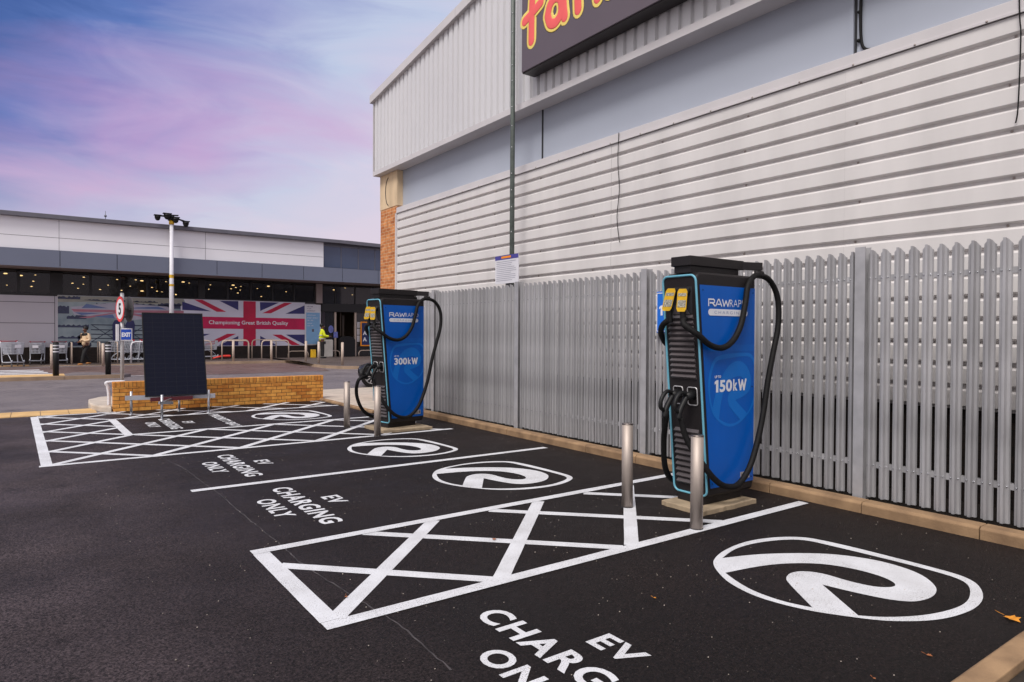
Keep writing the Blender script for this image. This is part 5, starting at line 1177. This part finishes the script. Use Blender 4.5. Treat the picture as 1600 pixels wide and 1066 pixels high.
walk = dict(armL=((0, .2, 1.4), (-.03, .27, 1.15), (.2, .14, 1.12), (.28, .08, 1.13)), armR=((0, -.2, 1.4), (-.02, -.27, 1.15), (.19, -.16, 1.08), (.27, -.1, 1.07)),
            legL=((.17, .1, .50), (.26, .12, .09)), legR=((.0, -.1, .48), (-.26, -.12, .12)))
px_ = at(134, 570.3, .02)
person((px_[0], px_[1], .02), rad(-152), .98, 'walking person in cream jacket with black shoulders and black trousers, looking down', beige, dark, tan_, walk)
stand = dict(armL=((0, .2, 1.4), (.06, .26, 1.16), (.28, .2, 1.1), (.36, .18, 1.1)), armR=((0, -.2, 1.4), (.08, -.25, 1.16), (.33, -.16, 1.14), (.41, -.12, 1.14)),
             legL=((.02, .08, .48), (.0, .08, .09)), legR=((.04, -.08, .48), (.04, -.08, .09)))
px_ = at(503, 560, .12)
person((px_[0], px_[1], .12), rad(-8), 1.07, 'person in bright yellow hi-vis jacket standing side-on by the shop entrance', hiv, dark, 'blackp', stand, True)

# ------------------------------------------------------------------ dark car beyond the 300kW charger
car = empty('parked_car', (9.38, 17.70, .03), 'dark parked car mostly hidden behind the 300kW charger', 'car')
car.rotation_euler = (0, 0, rad(-113))
carpaint = mat('black_car_paint', (.006, .006, .008), .3, coat=.2, var=.05)
sec = [(-1.82, .50, .35, .48), (-1.76, .70, .22, .56), (-1.40, .83, .18, .68), (-.85, .85, .18, .84), (0, .86, .18, .98), (.9, .85, .18, .98), (1.5, .82, .2, .95), (1.85, .74, .28, .85), (1.92, .6, .4, .7)]
mb = MB(); vs = []
for y, w, z0, z1 in sec:
    vs += [(-w * .92, y, z0), (-w, y, z0 + .15), (-w, y, (z0 + z1) / 2), (-w * .95, y, z1 - .03), (-w * .8, y, z1), (w * .8, y, z1), (w * .95, y, z1 - .03), (w, y, (z0 + z1) / 2), (w, y, z0 + .15), (w * .92, y, z0)]
fs = [tuple(range(10)), tuple(range(80, 90))[::-1]]
for i in range(8):
    for j in range(10): fs.append((i * 10 + j, i * 10 + (j + 1) % 10, (i + 1) * 10 + (j + 1) % 10, (i + 1) * 10 + j))
mb.add(vs, fs, True); o = mb.build('body', carpaint, car)
mb = MB(); cab = [(-1.0, .72, .95), (-.35, .60, 1.42), (.9, .60, 1.45), (1.6, .68, .98)]
vs = []
for y, w, z in cab: vs += [(-w, y, z), (w, y, z)]
vs += [(-.78, -1.0, .93), (.78, -1.0, .93), (-.78, 1.6, .93), (.78, 1.6, .93)]
mb.add(vs, [(0, 1, 3, 2), (2, 3, 5, 4), (4, 5, 7, 6), (8, 0, 2, 4, 6, 10), (9, 11, 7, 5, 3, 1), (8, 9, 1, 0), (10, 6, 7, 11)]); mb.build('cabin', 'glass_blue', car, bevel=.03)
for sx_ in (-1, 1):
    for y in (-1.42, 1.22):
        w = MB().cyl((sx_ * .70, y, .32), (sx_ * .875, y, .32), .32, .32, 28).build('wheel', 'rubber', car, bevel=.02)
        mb = MB(); 
        mb.tube([(sx_ * .885, y + .2 * math.cos(t), .32 + .2 * math.sin(t)) for t in [2 * math.pi * i / 24 for i in range(24)]], .014, 6, closed=True)
        for i in range(10): t = 2 * math.pi * i / 10; mb.bar((sx_ * .885, y, .32), (sx_ * .885, y + .2 * math.cos(t), .32 + .2 * math.sin(t)), .026, .02, up=(1, 0, 0))
        mb.cyl((sx_ * .87, y, .32), (sx_ * .9, y, .32), .045, .04, 12); mb.build('alloy_rim', 'alu', w)
for s_ in (-.55, .55): MB().obox((s_, -1.76, .52), (.10, 0, 0), (0, .03, .0), (0, 0, .03)).build('headlight', 'glass_blue', car, bevel=.02); MB().obox((s_, 1.93, .72), (.12, 0, 0), (0, .03, .0), (0, 0, .06)).build('tail_light', 'red_sign', car, bevel=.02)

# ------------------------------------------------------------------ fallen leaves
for (px, py, s_, m, lb) in ((1582, 968, .055, 'leafm', 'yellow leaf with a long stalk at the right edge of the tarmac'), (1452, 1025, .018, 'leafb', 'brown leaf below the nearest shield marking'), (772, 843, .024, 'leafb', 'orange leaf lying on a white hatch line'), (541, 933, .014, 'leafb', 'small brown leaf near the corner of the near hatching'), (1366, 1061, .010, 'leafb', 'tiny brown leaf at the bottom edge of the view'), (1023, 935, .012, 'leafm', 'tiny yellow leaf between near hatching and lettering')):
    x, y = at(px, py, .01); o = empty('fallen_leaf', (x, y, .009), lb, 'leaf', 'fallen leaves on the tarmac', random.uniform(0, 6))
    mb = MB(); L = [(0, -1), (.35, -.6), (.75, -.45), (.5, 0), (.8, .45), (.3, .5), (0, 1.1), (-.35, .45), (-.8, .3), (-.5, -.1), (-.7, -.5), (-.3, -.6)]
    c = len(L); vs = [(u * s_, v * s_ * .8, .004 + .25 * s_ * abs(u)) for u, v in L] + [(0, 0, .006)]
    mb.add(vs, [(i, (i + 1) % c, c) for i in range(c)]); mb.build('blade', m, o, fix=False)
    MB().tube([(0, -.9 * s_, .006), (.15 * s_, -1.4 * s_, .010), (.1 * s_, -1.9 * s_, .012)], .0010, 5).build('stalk', m, o)
# loose chippings
mb = MB()
for i in range(900):
    x = random.uniform(.5, 5.9); y = random.uniform(1.3, 12) ** 1.0; r = random.uniform(.0015, .0045)
    mb.sphere((x, y, .005 + r * .4), r, 5, 3, (1.2, .9, .7))
tag(mb.build('stone_chippings', mat('pale_chippings', (170, 160, 150), .8, var=.4, vscale=3), fix=False), kind='stuff')
